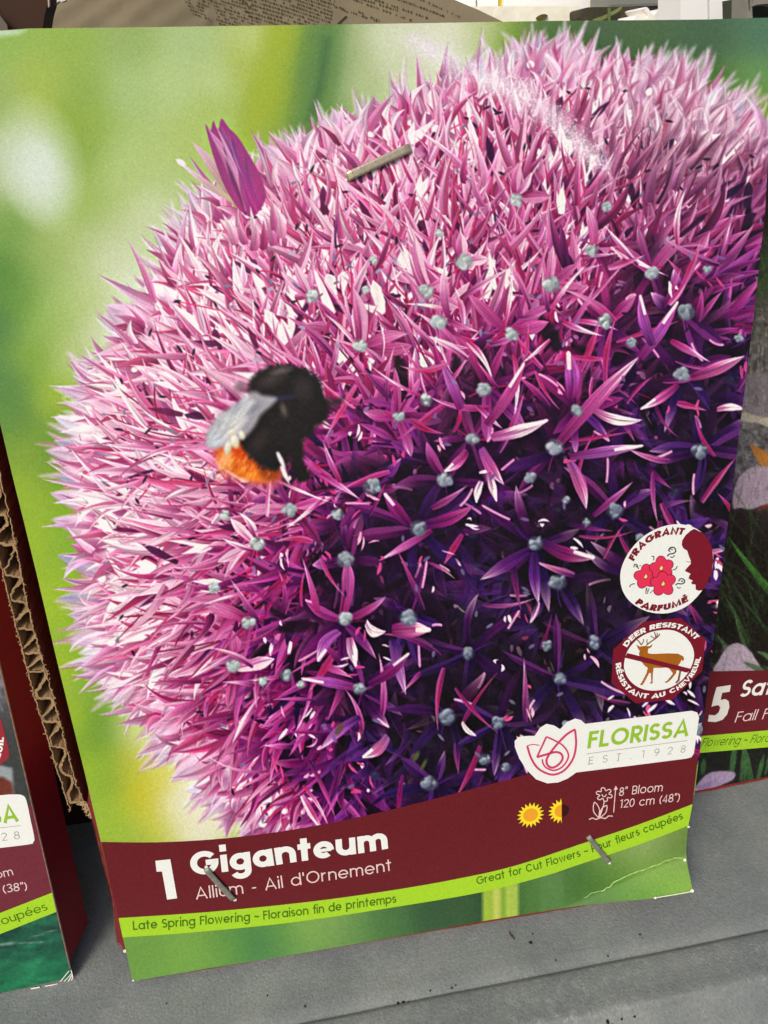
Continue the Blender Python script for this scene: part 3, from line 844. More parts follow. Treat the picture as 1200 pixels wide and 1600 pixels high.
    mult = np.stack([np.interp(sf, (0, .2, .4, .6, .8, 1), v) for v in ((1.09, 1.02, .95, .88, .84, .84), (1.06, .90, .68, .56, .64, .78), (1.06, 1.00, .92, .90, .90, .86))], -1).astype(np.float32)
    lum = cv.img.mean(2, keepdims=True)
    keep = smooth(.66, .86, lum)
    Mg = Canvas(cv.x0, cv.y0, cv.x0 + cv.w, cv.y0 + cv.h); poly(Mg, RIM, C255(255, 255, 255), soft=30)
    g_ = cv.img * (mult * (1 - keep) + np.maximum(mult, .96) * keep)
    dm = np.exp(-(((np.arange(cv.w)[None, :] + cv.x0 - 1090) / 190.) ** 2 + ((np.arange(cv.h)[:, None] + cv.y0 - 230) / 150.) ** 2)).astype(np.float32)[..., None] * .5
    g_ = g_ * (1 - dm) + (g_.mean(2, keepdims=True) * np.array([1.06, .97, 1.02], np.float32) + .02) * dm
    sat = (.88 + .06 * smooth(.2, .6, sf))[..., None]
    g_ = g_.mean(2, keepdims=True) * (1 - sat) + g_ * sat
    g_ = np.clip(g_, 0, 1); c_ = g_ * g_ * (3 - 2 * g_); g_ = g_ * .74 + c_ * .26
    cv.img[:] = cv.img * (1 - Mg.img) + g_ * Mg.img
    extra = []
    while len(extra) < 30:
        x, y = rng.uniform(330, 1180), rng.uniform(300, 1250); s = shade_at(x, y)
        if s > .22 and all(math.hypot(x - p[0], y - p[1]) > 46 for p in STARS) and not (320 < x < 510 and 560 < y < 770): extra.append((x, y, 0, s))
    for x, y, L, s in list(STARS) + extra:
        if R() < .06: continue
        x += rng.normal(0, 3); y += rng.normal(0, 3)
        base = C255(204, 200, 202) * (1 - s) + C255(92, 98, 122) * s
        hi = C255(250, 250, 246) * (1 - s) + C255(164, 172, 188) * s
        if R() < .3 and s < .7: hi = C255(236, 238, 232)
        rr = (8.5 + 4.5 * R()) if L else (5 + 4 * R())
        blob(cv, x, y, rr * 1.1, rr, base * .8, soft=5, alpha=.7)
        for k in range(9):
            a = R() * 6.28; q = rr * .8 * R() ** .6
            blob(cv, x + q * math.cos(a), y + q * math.sin(a), rr * (.25 + .35 * R()), rr * (.22 + .3 * R()), base * (.8 + .35 * R()), soft=3.2, ang=R() * 3, light=hi * (.75 + .25 * R()))
    # ---- the closed bud standing out top left
    petal(cv, 372, 322, 300, 222, 22, C255(176,150,120), C255(200,158,150), C255(226,196,206), bend=5, soft=2.4)
    petal(cv, 372, 318, 274, 248, 10, C255(190,168,140), C255(214,176,170), C255(246,238,236), bend=-3, soft=2)
    blob(cv, 283, 254, 8, 4.5, C255(244,238,238), soft=2, ang=.6)
    bud = [(321,194),(329,204),(333,189),(341,202),(346,185),(358,200),(372,214),(388,240),(402,264),(412,288),(415,310),(406,328),(392,338),(376,330),(360,308),(346,280),(334,246),(326,218)]
    poly(cv, spline(bud, True, 3), C255(164,54,124), soft=2.4)
    for x0, y0, x1, y1, w, b, c0, c1, c2, al in ((388,334,324,200,20,8,(150,40,112),(196,104,158),(216,150,186),.9),(396,336,346,196,24,-3,(140,34,106),(120,44,112),(168,84,146),.85),(404,330,364,214,20,-9,(170,48,122),(146,50,122),(118,56,130),.85),
            (390,336,336,194,8,4,(196,96,156),(222,150,190),(232,180,208),.8),(402,332,356,206,5,-4,(190,84,150),(206,120,170),(170,90,150),.7),(384,330,330,214,6,9,(196,92,146),(214,130,172),(226,160,190),.75),(410,322,384,240,9,-6,(176,52,136),(150,50,130),(120,50,130),.8),(396,338,372,262,16,0,(168,40,128),(150,40,124),(130,44,124),.7)):
        petal(cv, x0, y0, x1, y1, w, C255(*c0), C255(*c1), C255(*c2), bend=b, soft=2.2, alpha=al, peak=.4, base=.6, side=.1)
    for x0, y0, x1, y1, w, k in ((402,382,391,322,12,0),(428,384,412,334,16,1),(384,382,372,336,14,1),(440,372,428,316,18,0),(412,390,412,342,14,2),(368,382,348,334,16,0),(396,392,398,346,16,1),(428,360,422,300,12,1)):
        A, B, Cc = ((C255(200,110,156), C255(232,176,202), C255(246,224,232)), (C255(176,70,130), C255(208,128,170), C255(232,186,208)), (C255(150,40,100), C255(180,70,126), C255(214,130,170)))[k]
        petal(cv, x0, y0, x1, y1, w, A, B, Cc, bend=rng.normal(0, 3), soft=1.8, peak=.25, base=.6, taper=1.1, side=.15, rib=.1)
    # ---- the bumblebee
    blk = C255(29, 24, 26)
    def fuzz(x, y, rx, ry, n, c, L, al, ang=0., soft=2.4):
        for _ in range(n):
            t = R() * 6.28; q = .72 + .26 * R()
            px, py = rx * q * math.cos(t), ry * q * math.sin(t)
            xx, yy = x + px * math.cos(ang) - py * math.sin(ang), y + px * math.sin(ang) + py * math.cos(ang)
            b = math.atan2(yy - y, xx - x) + rng.normal(.3, .4)
            line(cv, xx, yy, xx + L * math.cos(b), yy + L * math.sin(b), 2.2, c, soft=soft, alpha=al)
    # tail
    blob(cv, 388, 722, 56, 31, C255(226,120,90), soft=16, ang=.42, alpha=.75)
    blob(cv, 388, 720, 50, 26, C255(226,92,14), soft=10, ang=.42)
    blob(cv, 378, 712, 34, 9, C255(206,66,10), soft=9, ang=.5)
    blob(cv, 384, 735, 30, 10, C255(250,154,52), soft=10, ang=.38, alpha=.9)
    blob(cv, 352, 720, 11, 17, C255(252,180,120), soft=10, ang=.2, alpha=.8)
    blob(cv, 420, 738, 16, 12, C255(120,48,20), soft=10, ang=.2, alpha=.8)
    for _ in range(260):
        x, y = 386 + rng.normal(0, 24), 722 + rng.normal(0, 10)
        line(cv, x, y, x - 6 + rng.normal(0, 3), y + 10, 2.0, C255(255, 176, 84) if R() < .35 else C255(196, 70, 8), soft=1.8, alpha=.33)
    # legs and head
    poly(cv, [(448,690),(474,688),(474,722),(484,748),(466,754),(456,730)], blk, soft=7)
    blob(cv, 474, 742, 9, 10, blk, soft=6)
    poly(cv, [(492,616),(516,624),(538,620),(536,628),(520,636),(500,650)], C255(54,38,48), soft=9, alpha=.85)
    blob(cv, 494, 640, 20, 24, blk, soft=7)
    # abdomen and thorax
    poly(cv, [(392,640),(404,600),(430,584),(462,580),(490,594),(504,620),(502,650),(490,674),(470,692),(456,708),(446,726),(430,736),(406,728),(384,706),(372,690),(376,664)], blk, soft=9)
    blob(cv, 446, 608, 57, 37, blk, soft=8, ang=.06)
    fuzz(446, 608, 57, 38, 420, C255(32, 26, 28), 6, .42)
    fuzz(424, 690, 44, 46, 260, C255(32, 26, 28), 6, .35)
    for _ in range(420):
        x, y = 436 + rng.normal(0, 30), 640 + rng.normal(0, 36)
        if math.hypot((x - 440) / 52, (y - 645) / 80) < 1:
            line(cv, x, y, x + rng.normal(0, 5), y + rng.normal(0, 5), 2, C255(56, 48, 46) if R() < .6 else C255(18, 14, 16), soft=1.6, alpha=.25)
    blob(cv, 424, 592, 22, 9, C255(84, 72, 72), soft=14, ang=-.5, alpha=.55)
    blob(cv, 474, 606, 14, 18, C255(62, 54, 56), soft=14, alpha=.5)
    blob(cv, 404, 690, 10, 20, C255(60, 48, 44), soft=12, ang=.6, alpha=.5)
    blob(cv, 440, 579, 15, 5, C255(120, 104, 106), soft=6, ang=-.2, alpha=.6)
    blob(cv, 438, 622, 20, 3.4, C255(44, 46, 78), soft=5, ang=-.12, alpha=.8)
    blob(cv, 443, 640, 4.5, 10, C255(104, 94, 86), soft=6, ang=-.3, alpha=.75)
    blob(cv, 376, 606, 10, 9, C255(120, 104, 114), soft=8, alpha=.7)
    # wing
    wing = spline([(394,612),(410,617),(432,622),(424,634),(408,648),(398,666),(384,682),(366,692),(346,700),(328,700),(321,688),(327,668),(341,649),(366,632)], True, 4)
    poly(cv, wing, C255(172,170,178), soft=8, alpha=.88)
    poly(cv, [(386,620),(398,628),(388,650),(372,674),(346,695),(327,694),(328,674),(346,654),(370,636)], C255(202,204,210), soft=10)
    blob(cv, 366, 664, 24, 9, C255(214,212,204), soft=10, ang=-.75, alpha=.85)
    blob(cv, 336, 688, 12, 9, C255(206,212,222), soft=8, ang=-.5, alpha=.8)
    blob(cv, 396, 640, 12, 6, C255(128,130,146), soft=8, ang=-.8, alpha=.7)
    for _ in range(150):
        t = R(); x = 396 - 62 * t + rng.normal(0, 7); y = 620 + 66 * t + rng.normal(0, 7)
        line(cv, x, y, x - 11 + rng.normal(0, 2), y + 11, 1.6, (C255(226, 226, 220), C255(120, 122, 140), C255(176, 180, 192))[int(3 * R())], soft=1.8, alpha=.32)
    for x, y, rx, ry, a in ((356,700,5.5,11,.2),(367,690,6.5,11,-.2),(378,680,4.5,7,-.3),(362,676,5,5,0)):
        blob(cv, x, y, rx, ry, C255(208, 202, 174), soft=3.5, ang=a, light=C255(242,240,222))
    for x, y in ((449,714),(455,736)):
        petal(cv, x - 16, y - 8, x - 2, y + 22, 7, C255(230,200,214), C255(246,238,242), C255(210,150,180), soft=1.6)
    bx = np.array([-200, 157, 350, 550, 750, 900, 1300.]); by = np.array([1322, 1322, 1317, 1286, 1236, 1203, 1180.])
    m = smooth(0, 4, np.arange(cv.h)[:, None] + cv.y0 - np.interp(np.arange(cv.w) + cv.x0, bx, by)[None, :])[..., None]
    cv.img[:] = cv.img * (1 - m) + clean * m
    # ---- card glare painted as pale flecks across the top right of the picture
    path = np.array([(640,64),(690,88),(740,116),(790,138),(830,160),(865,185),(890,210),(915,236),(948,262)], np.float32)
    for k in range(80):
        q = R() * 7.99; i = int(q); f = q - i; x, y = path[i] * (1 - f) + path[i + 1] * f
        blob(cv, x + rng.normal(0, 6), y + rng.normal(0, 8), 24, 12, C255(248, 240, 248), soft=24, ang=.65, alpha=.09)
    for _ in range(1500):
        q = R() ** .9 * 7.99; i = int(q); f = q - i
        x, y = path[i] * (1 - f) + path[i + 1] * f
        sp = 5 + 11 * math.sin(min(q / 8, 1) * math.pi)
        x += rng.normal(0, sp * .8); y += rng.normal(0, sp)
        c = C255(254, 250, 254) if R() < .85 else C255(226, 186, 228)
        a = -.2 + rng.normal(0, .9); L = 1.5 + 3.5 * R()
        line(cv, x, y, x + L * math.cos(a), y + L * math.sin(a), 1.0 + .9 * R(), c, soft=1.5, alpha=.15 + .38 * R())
    # contrast and crispness of the print
    def boxblur(c, k):
        for ax in (0, 1):
            p = np.pad(c, [(k, k) if i == ax else (0, 0) for i in range(3)], 'edge'); cs = np.cumsum(p, ax, dtype=np.float32)
            z = np.zeros_like(np.take(cs, [0], ax)); cs = np.concatenate([z, cs], ax); m_ = 2 * k + 1
            c = (np.take(cs, np.arange(m_, cs.shape[ax]), ax) - np.take(cs, np.arange(0, cs.shape[ax] - m_), ax)) / m_
        return c
    bl = boxblur(boxblur(cv.img, 2), 2)
    cv.img[:] = np.clip(cv.img + .32 * (cv.img - bl), 0, 1)
    bl = boxblur(boxblur(cv.img, 12), 12)
    cv.img[:] = np.clip(cv.img + .22 * (cv.img - bl), 0, 1)
    # paper specks and grain of the print
    for _ in range(70):
        x, y = rng.uniform(0, 1190), rng.uniform(40, 1500)
        blob(cv, x, y, 1.3, 1.1, C255(90, 90, 60), soft=1.4, alpha=.35)
    bl = boxblur(cv.img, 2)
    bx_ = np.exp(-((((np.arange(cv.w)[None, :] + cv.x0 - 415) / 100.) ** 2 + ((np.arange(cv.h)[:, None] + cv.y0 - 665) / 105.) ** 2) ** 3))[..., None]
    cv.img[:] = cv.img * (1 - .75 * bx_) + bl * .75 * bx_
    out_ = 1 - Mg.img
    cv.img[:] = cv.img * (1 - .10 * out_) + cv.img.mean(2, keepdims=True) * .10 * out_
    cv.img[:] = cv.img * (1 - out_ * np.array([.035, .05, .0], np.float32))
    grain(cv, rng, .019)
    return cv
rng = np.random.default_rng(7)
random.seed(5)

# ------------------------------------------------------------- materials ----
M_print = mat('printed_card', (1, 1, 1, 1), .40, .30, bump=.05, bscale=2500, attr='print')
M_board = mat('card_board', rgb(205, 200, 180), .8, .2, vary=.1, vscale=400)
M_maroon = mat('maroon_ink', rgb(104, 31, 37), .42, .30, vary=.16, vscale=1700, bump=.06, bscale=1800)
M_maroon_dim = mat('maroon_ink_worn', rgb(112, 44, 56), .45, .30, vary=.16, vscale=1500, bump=.06, bscale=1800)
M_maroon_right = mat('maroon_ink_dull', rgb(104, 30, 38), .45, .25, vary=.16, vscale=1500, bump=.06, bscale=1800)
M_lime = mat('lime_ink', rgb(166, 213, 44), .42, .30, vary=.08, vscale=1600, bump=.05, bscale=1800)
M_white = mat('white_ink', rgb(238, 240, 234), .45, .25, vary=.035, vscale=1800, bump=.05, bscale=1800)
M_pale = mat('pale_ink', rgb(232, 205, 202), .45, .25)
M_dkgreen = mat('dark_green_ink', rgb(78, 120, 22), .45, .25)
M_badge = mat('badge_red_ink', rgb(122, 24, 42), .42, .30, vary=.14, vscale=1700)
M_pink = mat('pink_ink', rgb(226, 52, 88), .45, .25, vary=.04, vscale=300)
M_ink = mat('dark_ink', rgb(62, 60, 56), .45, .25)
M_outl = mat('wine_outline_ink', rgb(96, 14, 32), .45, .25)
M_yellow = mat('yellow_ink', rgb(248, 224, 44), .45, .25)
M_cream = mat('cream_ink', rgb(246, 220, 120), .45, .25)
M_orange = mat('orange_ink', rgb(238, 164, 44), .45, .25)
M_shadehalf = mat('brown_ink', rgb(54, 22, 22), .45, .25)
M_logo = mat('rose_ink', rgb(208, 62, 108), .45, .25)
M_logogreen = mat('leaf_green_ink', rgb(150, 194, 52), .45, .25)
M_grey = mat('grey_ink', rgb(158, 156, 146), .45, .25)
M_deer = mat('tan_ink', rgb(166, 98, 28), .45, .25, vary=.08, vscale=300)
M_deerleg = mat('dull_brown_ink', rgb(128, 84, 56), .45, .25)
M_boxred = mat('maroon_box_board', rgb(128, 30, 40), .5, .3, vary=.10, vscale=120, bump=.12, bscale=1200)
M_boxdark = mat('dark_maroon_box_board', rgb(88, 20, 26), .5, .25, vary=.10, vscale=120, bump=.12, bscale=1200)
M_kraft = mat('kraft_board', rgb(162, 132, 96), .9, .1, vary=.22, vscale=300, bump=.5, bscale=1500)
M_kraftdark = mat('brown_liner', rgb(158, 76, 54), .7, .2, vary=.18, vscale=200, bump=.3, bscale=1200)
M_fray = mat('torn_fibre', rgb(180, 152, 114), .95, .1)
M_redfray = mat('torn_red_board', rgb(126, 66, 52), .9, .1, vary=.4, vscale=600)
M_worn = mat('bare_paper', rgb(232, 230, 214), .9, .1)
M_staple = mat('staple_wire', rgb(186, 172, 146), .24, .7, vary=.18, vscale=1600, metal=.5, bump=.15, bscale=2500)
M_staple2 = mat('dull_staple_wire', rgb(132, 132, 120), .45, .5, vary=.25, vscale=900, metal=.2)

# ------------------------------------------------------------------ shelf ----
def shelf_material():
    m = mat('grey_shelf_plastic', rgb(112, 115, 117), .55, .35)
    nt = m.node_tree; N = nt.nodes; L = nt.links; p = N['Principled BSDF']
    tc = N.new('ShaderNodeTexCoord')
    def noise(scale, detail=5, rough=.6, vec=None):
        n = N.new('ShaderNodeTexNoise'); n.inputs['Scale'].default_value = scale; n.inputs['Detail'].default_value = detail
        n.inputs['Roughness'].default_value = rough; L.new(vec or tc.outputs['Object'], n.inputs['Vector']); return n
    def ramp(src, e):
        r = N.new('ShaderNodeValToRGB'); r.color_ramp.elements[0].position, r.color_ramp.elements[0].color = e[0]
        r.color_ramp.elements[1].position, r.color_ramp.elements[1].color = e[-1]
        for q in e[1:-1]:
            x = r.color_ramp.elements.new(q[0]); x.color = q[1]
        L.new(src, r.inputs['Fac']); return r
    base = ramp(noise(45, 6).outputs['Fac'], [(.3, rgb(114, 118, 117)), (.5, rgb(125, 129, 126)), (.72, rgb(138, 140, 135))])
    fine = ramp(noise(1300, 4, .7).outputs['Fac'], [(.3, (.80, .81, .80, 1)), (.7, (1.17, 1.17, 1.16, 1))])
    mx = N.new('ShaderNodeMix'); mx.data_type = 'RGBA'; mx.blend_type = 'MULTIPLY'; mx.inputs['Factor'].default_value = 1
    L.new(base.outputs['Color'], mx.inputs[6]); L.new(fine.outputs['Color'], mx.inputs[7])
    # whitish wear, strongest along the lip (Generated-free mask kept in the mesh's own attribute)
    at = N.new('ShaderNodeAttribute'); at.attribute_name = 'wear'
    wn_ = ramp(noise(420, 9, .78).outputs['Fac'], [(.50, (0, 0, 0, 1)), (.64, (1, 1, 1, 1))])
    mu = N.new('ShaderNodeMath'); mu.operation = 'MULTIPLY'; L.new(wn_.outputs['Color'], mu.inputs[0]); L.new(at.outputs['Fac'], mu.inputs[1])
    m2 = N.new('ShaderNodeMix'); m2.data_type = 'RGBA'; L.new(mu.outputs[0], m2.inputs['Factor'])
    L.new(mx.outputs[2], m2.inputs[6]); m2.inputs[7].default_value = rgb(176, 178, 176)
    # dark grit
    vo = N.new('ShaderNodeTexVoronoi'); vo.inputs['Scale'].default_value = 150; L.new(tc.outputs['Object'], vo.inputs['Vector'])
    gr = ramp(vo.outputs['Distance'], [(.035, (1, 1, 1, 1)), (.075, (0, 0, 0, 1))])
    sel = ramp(noise(30, 2).outputs['Fac'], [(.56, (0, 0, 0, 1)), (.60, (1, 1, 1, 1))])
    m3f = N.new('ShaderNodeMath'); m3f.operation = 'MULTIPLY'; L.new(gr.outputs['Color'], m3f.inputs[0]); L.new(sel.outputs['Color'], m3f.inputs[1])
    m3 = N.new('ShaderNodeMix'); m3.data_type = 'RGBA'; L.new(m3f.outputs[0], m3.inputs['Factor'])
    L.new(m2.outputs[2], m3.inputs[6]); m3.inputs[7].default_value = rgb(52, 50, 46)
    L.new(m3.outputs[2], p.inputs['Base Color'])
    bz = noise(1500, 4, .6); bp = N.new('ShaderNodeBump'); bp.inputs['Strength'].default_value = .55; bp.inputs['Distance'].default_value = .0004
    L.new(bz.outputs['Fac'], bp.inputs['Height']); L.new(bp.outputs['Normal'], p.inputs['Normal'])
    rr = ramp(noise(140).outputs['Fac'], [(.3, (.42, .42, .42, 1)), (.7, (.66, .66, .66, 1))]); L.new(rr.outputs['Color'], p.inputs['Roughness'])
    return m
M_shelf = shelf_material()
A, B = floor_pt(480, 1596), floor_pt(1200, 1452)            # the groove line across the shelf
sdir = _n(B - A); sout = np.array([sdir[1], -sdir[0], 0.0])    # towards the viewer
C1 = floor_pt(1050, 1566)
lip = float((C1 - A) @ sout)                                # distance groove -> outer edge of the lip
prof = [(-.42, 0, 0), (-.30, 0, 0), (-.18, 0, .05), (-.06, 0, .12), (-.03, 0, .15), (-.014, 0, .12), (-.004, 0, .10), (-.0006, -.00005, .1), (-.0002, -.0004, 0), (.0001, -.0004, 0), (.0004, .0001, .15), (.0012, .0004, .3), (.003, .0006, .5),
        (lip * .35, .0007, .7), (lip * .6, .0008, .5), (lip * .78, .0012, .85), (lip * .9, .0014, 1.0), (lip - .0004, .0012, 1.0), (lip, .0008, .8), (lip + .0006, -.0004, .3), (lip + .0014, -.0012, .1), (lip + .004, -.0022, .1), (lip + .010, -.0042, .15), (lip + .016, -.010, .1), (lip + .018, -.06, .1), (lip + .018, -.5, .0)]
base0 = A + sdir * ((-A) @ sdir)
nx = 90
rowsP = []; wear = []
for d_, z_, w_ in prof:
    row = []
    for i in range(nx):
        s_ = -.55 + 1.1 * i / (nx - 1)
        wob = .00012 * math.sin(s_ * 61 + d_ * 40) + .0001 * math.sin(s_ * 143)
        row.append(base0 + sdir * s_ + sout * (d_ + (wob if d_ > -.005 else 0)) + np.array([0, 0, z_ + wob * .8 * (d_ > 0)]))
        wear.append(w_ * (.65 + .5 * math.sin(s_ * 23 + 1) * math.sin(s_ * 57)) if w_ > .3 else w_)
    rowsP.append(row)
mb = MB(); mb.grid(np.array(rowsP))
shelf = mb.build('shelf', M_shelf, smooth=True, origin=(0, 0, 0))
wa = shelf.data.attributes.new('wear', 'FLOAT', 'POINT'); wa.data.foreach_set('value', np.clip(np.array(wear, np.float32), 0, 1))
tag(shelf, kind='structure')

# scuffs and crumbs on the shelf
M_scuff = mat('chalky_scuff', rgb(158, 163, 160), .9, .1)
M_dirt = mat('dark_crumb', rgb(46, 42, 36), .95, .1, vary=.3, vscale=900)
def on_shelf(x, y):
    p = floor_pt(x, y); d_ = float((p - A) @ sout)
    return p + np.array([0, 0, float(np.interp(d_, [q[0] for q in prof], [q[1] for q in prof])) + .00012])
mb = MB()
def fleck(x, y, L, a, w):
    q = [(x, y), (x + L * math.cos(a) + w * .3, y + L * math.sin(a)), (x + L * math.cos(a) + .6 * w, y + L * math.sin(a) + w * .6), (x + w * .5, y + w)]
    mb.add([on_shelf(*p) for p in q], [(0, 1, 2, 3)])
trail = [(722, 1452, 8), (742, 1462, 10), (760, 1480, 7), (775, 1495, 7), (786, 1505, 10), (800, 1515, 10), (812, 1522, 8), (694, 1462, 6)]
for x, y, sp in trail:
    for _ in range(9): fleck(x + rng.normal(0, sp * .6), y + rng.normal(0, sp * .5), rng.uniform(1.2, 4.5), rng.normal(.6, .8), rng.uniform(.6, 1.8))
for _ in range(420):
    x = 700 + 500 * rng.random() ** .55 + 14 * math.sin(_ * 1.7)
    if math.sin(x * .071) + math.sin(x * .033 + 1) < -.2: continue
    y = 1572 - (x - 600) * .2 + (26 + 18 * rng.normal(0, .5) if rng.random() < .6 else 66 + 10 * rng.normal(0, .6))
    if y < 1610: fleck(x, y, rng.uniform(1.2, 4), rng.normal(-.2, .9), rng.uniform(.6, 2.2))
o = mb.build('scuff_marks', M_scuff, shelf); o['kind'] = 'stuff'
mb = MB()
for x, y, r_ in ((829, 1473, 2.6), (832, 1460, 1.5), (706, 1544, 1.6), (712, 1540, 1.2), (622, 1567, 2.4), (630, 1565, 2.0), (638, 1566, 1.4), (672, 1548, 1.6), (950, 1594, 3.4), (958, 1598, 2.6), (972, 1590, 2.0), (992, 1586, 1.8), (1000, 1461, 1.6), (1004, 1466, 1.2), (950, 1494, 1.3), (260, 1568, 1.3), (418, 1556, 1.2), (800, 1462, 1.4)):
    c = on_shelf(x, y); s_ = r_ * .00016; V = []
    for k in range(7):
        a = k * .9; V.append(c + np.array([math.cos(a) * s_ * rng.uniform(.6, 1.5), math.sin(a) * s_ * rng.uniform(.6, 1.5), 0]))
    V.append(c + np.array([0, 0, s_ * 1.1])); mb.add(V, [(k, (k + 1) % 7, 7) for k in range(7)])
o = mb.build('dirt_crumbs', M_dirt, shelf); o['kind'] = 'stuff'
mb = MB()
P_ = [on_shelf(795, 1457), on_shelf(798, 1463), on_shelf(804, 1469)]
for k, (p, q) in enumerate(zip(P_[:-1], P_[1:])):
    w_ = np.array([.00014, .0001, 0]); u_ = np.array([0, 0, .0003]); mb.add([p - w_ + u_, p + w_ + u_, q + w_ + u_, q - w_ + u_, p, q], [(0, 1, 2, 3), (0, 3, 5, 4), (1, 4, 5, 2)])
mb.build('splinter', mat('brown_splinter', rgb(96, 74, 52), .9, .1), shelf)

# =================================================== the allium package =====
ey_main = np.array([0, math.sin(LEAN), math.cos(LEAN)])
CR0, CR1 = np.array([905., 1405.]), np.array([1078., 1332.])
def main_relief(px, py):
    q = plane_main.px2uv(px, py); u, v = q[..., 0], q[..., 1]
    h = .0007 * np.sin(np.pi * np.clip(u / .15, -.1, 1.1)) * np.clip(1.1 - v / .21, 0, 1)
    c0, c1 = crease_uv
    t = _n2(c1 - c0); nrm = np.array([t[1], -t[0]])
    dd = np.clip((u - c0[0]) * nrm[0] + (v - c0[1]) * nrm[1], 0, 1)
    return h + 0.50 * (np.sqrt(dd * dd + 1e-6) - 1e-3)
_n2 = lambda v: v / np.linalg.norm(v)
plane_main = Face((0, 0, .0006), (1, 0, 0), ey_main)
crease_uv = plane_main.px2uv(np.array([CR0[0], CR1[0]]), np.array([CR0[1], CR1[1]]))
front = Face((0, 0, .0006), (1, 0, 0), ey_main, main_relief)

E_TOP = [(-150, 53), (-60, 51), (0, 48), (45, 44.5), (190, 43), (400, 40), (640, 36.5), (870, 32.5), (1000, 31.5), (1100, 30.5), (1218, 27)]
E_LEFT = [(-150, 53), (0, 661), (20, 746), (36, 810), (58, 900), (86, 1020), (114, 1134), (130.5, 1200), (157.5, 1315), (185.6, 1435), (207, 1533)]
E_RIGHT = [(1218, 27), (1208, 140), (1200, 252), (1195.5, 329), (1178, 490), (1159, 644), (1145, 760), (1132, 858), (1109, 1050), (1085.5, 1238), (1081, 1257), (1075.5, 1290), (1073, 1312), (1072, 1330), (1074, 1352), (1083, 1394)]
E_BOT = [(207, 1533), (260, 1524), (318, 1514), (420, 1498), (520, 1481), (600, 1467), (680, 1453), (750, 1440), (830, 1427), (900, 1416), (960, 1409), (1020, 1404), (1050, 1400), (1083, 1394)]

pack = empty('bulb_package', (0, 0, 0), 'bulb package showing a purple allium globe with a bumblebee', 'bulb package')
def card_body(face, Q, name, parent, thick=.0006, jag=0.0):
    h, w = Q.shape[:2]
    Fp = face.px(Q[..., 0], Q[..., 1], -1.2e-4); Bp = Fp - face.n * thick
    mb = MB(); mb.grid(Fp); mb.grid(Bp[:, ::-1])
    for a, b in ((Fp[0], Bp[0]), (Bp[-1], Fp[-1]), (Bp[:, 0], Fp[:, 0]), (Fp[:, -1], Bp[:, -1])):
        mb.grid(np.stack([a, b]))
    return mb.build(name, M_board, parent)
Qc = coons(E_TOP, E_BOT, E_LEFT, E_RIGHT, 200, 220)
front_card = card_body(front, Qc, 'front_card', pack)
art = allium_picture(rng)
Qd = coons(E_TOP, E_BOT, E_LEFT, E_RIGHT, 1100, 1190)
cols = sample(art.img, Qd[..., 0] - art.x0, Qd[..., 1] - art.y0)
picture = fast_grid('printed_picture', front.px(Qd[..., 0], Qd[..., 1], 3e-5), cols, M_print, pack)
del Qd, cols

BAND_TOP = spline([(157.8, 1315.5), (250, 1316), (350, 1310), (450, 1297.5), (550, 1279), (650, 1255.5), (750, 1229.5), (830, 1209), (900, 1196), (1000, 1186), (1091, 1181)])
STRIPE_TOP = spline([(185.3, 1434.5), (300, 1427), (400, 1418), (500, 1407), (600, 1393), (700, 1376), (800, 1354), (910, 1318), (1000, 1287.5), (1082, 1256.5)])
STRIPE_BOT = spline([(191.6, 1464.8), (300, 1457), (450, 1442), (600, 1420), (750, 1394.5), (850, 1369), (900, 1352.5), (1000, 1319), (1075.6, 1290)])
mb = MB(); strip(mb, front, BAND_TOP, STRIPE_TOP, 140, 14, 6e-5)
band = mb.build('title_band', M_maroon, pack)
mb = MB(); strip(mb, front, STRIPE_TOP, STRIPE_BOT, 140, 6, 8e-5)
stripe = mb.build('season_stripe', M_lime, pack)

LET = 1.2e-4
mb = MB(); fill(mb, front, [(242.7, 1345), (266, 1342.5), (276.8, 1403.5), (261, 1405.8), (253.2, 1361.7), (244.6, 1362)], LET)
mb.build('numeral', M_white, band)
mb = MB(); write(mb, front, 'Giganteum', [(299.5, 1368.5), (354, 1362), (410, 1355), (465, 1346.5), (555, 1334.5), (606.5, 1326)], 36, .235, LET, track=.075)
mb.build('title_lettering', M_white, band)
mb = MB(); write(mb, front, "Allium - Ail d'Ornement", [(306.5, 1405.8), (360, 1399), (414, 1391.5), (490, 1379.5), (560, 1369), (613, 1360)], 18.6, .105, LET, track=.10)
mb.build('subtitle_lettering', M_pale, band)
mb = MB(); write(mb, front, 'Late Spring Flowering ~ Floraison fin de printemps', [(208, 1453.5), (311, 1445.5), (412.5, 1437), (510, 1425.5), (619.5, 1410.2)], 13.8, .155, LET, track=.07)
mb.build('season_lettering', M_dkgreen, stripe)
mb = MB(); write(mb, front, 'Great for Cut Flowers ~ Pour fleurs coup\u00e9es', [(745.3, 1382.5), (826, 1362.5), (903, 1339.5), (960, 1320), (1003, 1303.5), (1067.7, 1279.5)], 12.4, .155, LET, track=.07)
mb.build('use_lettering', M_dkgreen, stripe)
mb = MB(); write(mb, front, '8" Bloom', [(967, 1244), (1000, 1240), (1035, 1236.3)], 13.2, .11, LET)
mb.build('bloom_size_lettering', M_pale, band)
mb = MB(); write(mb, front, '120 cm (48")', [(967.5, 1262.8), (1010, 1258), (1062, 1251.6)], 12.8, .11, LET)
mb.build('height_lettering', M_pale, band)

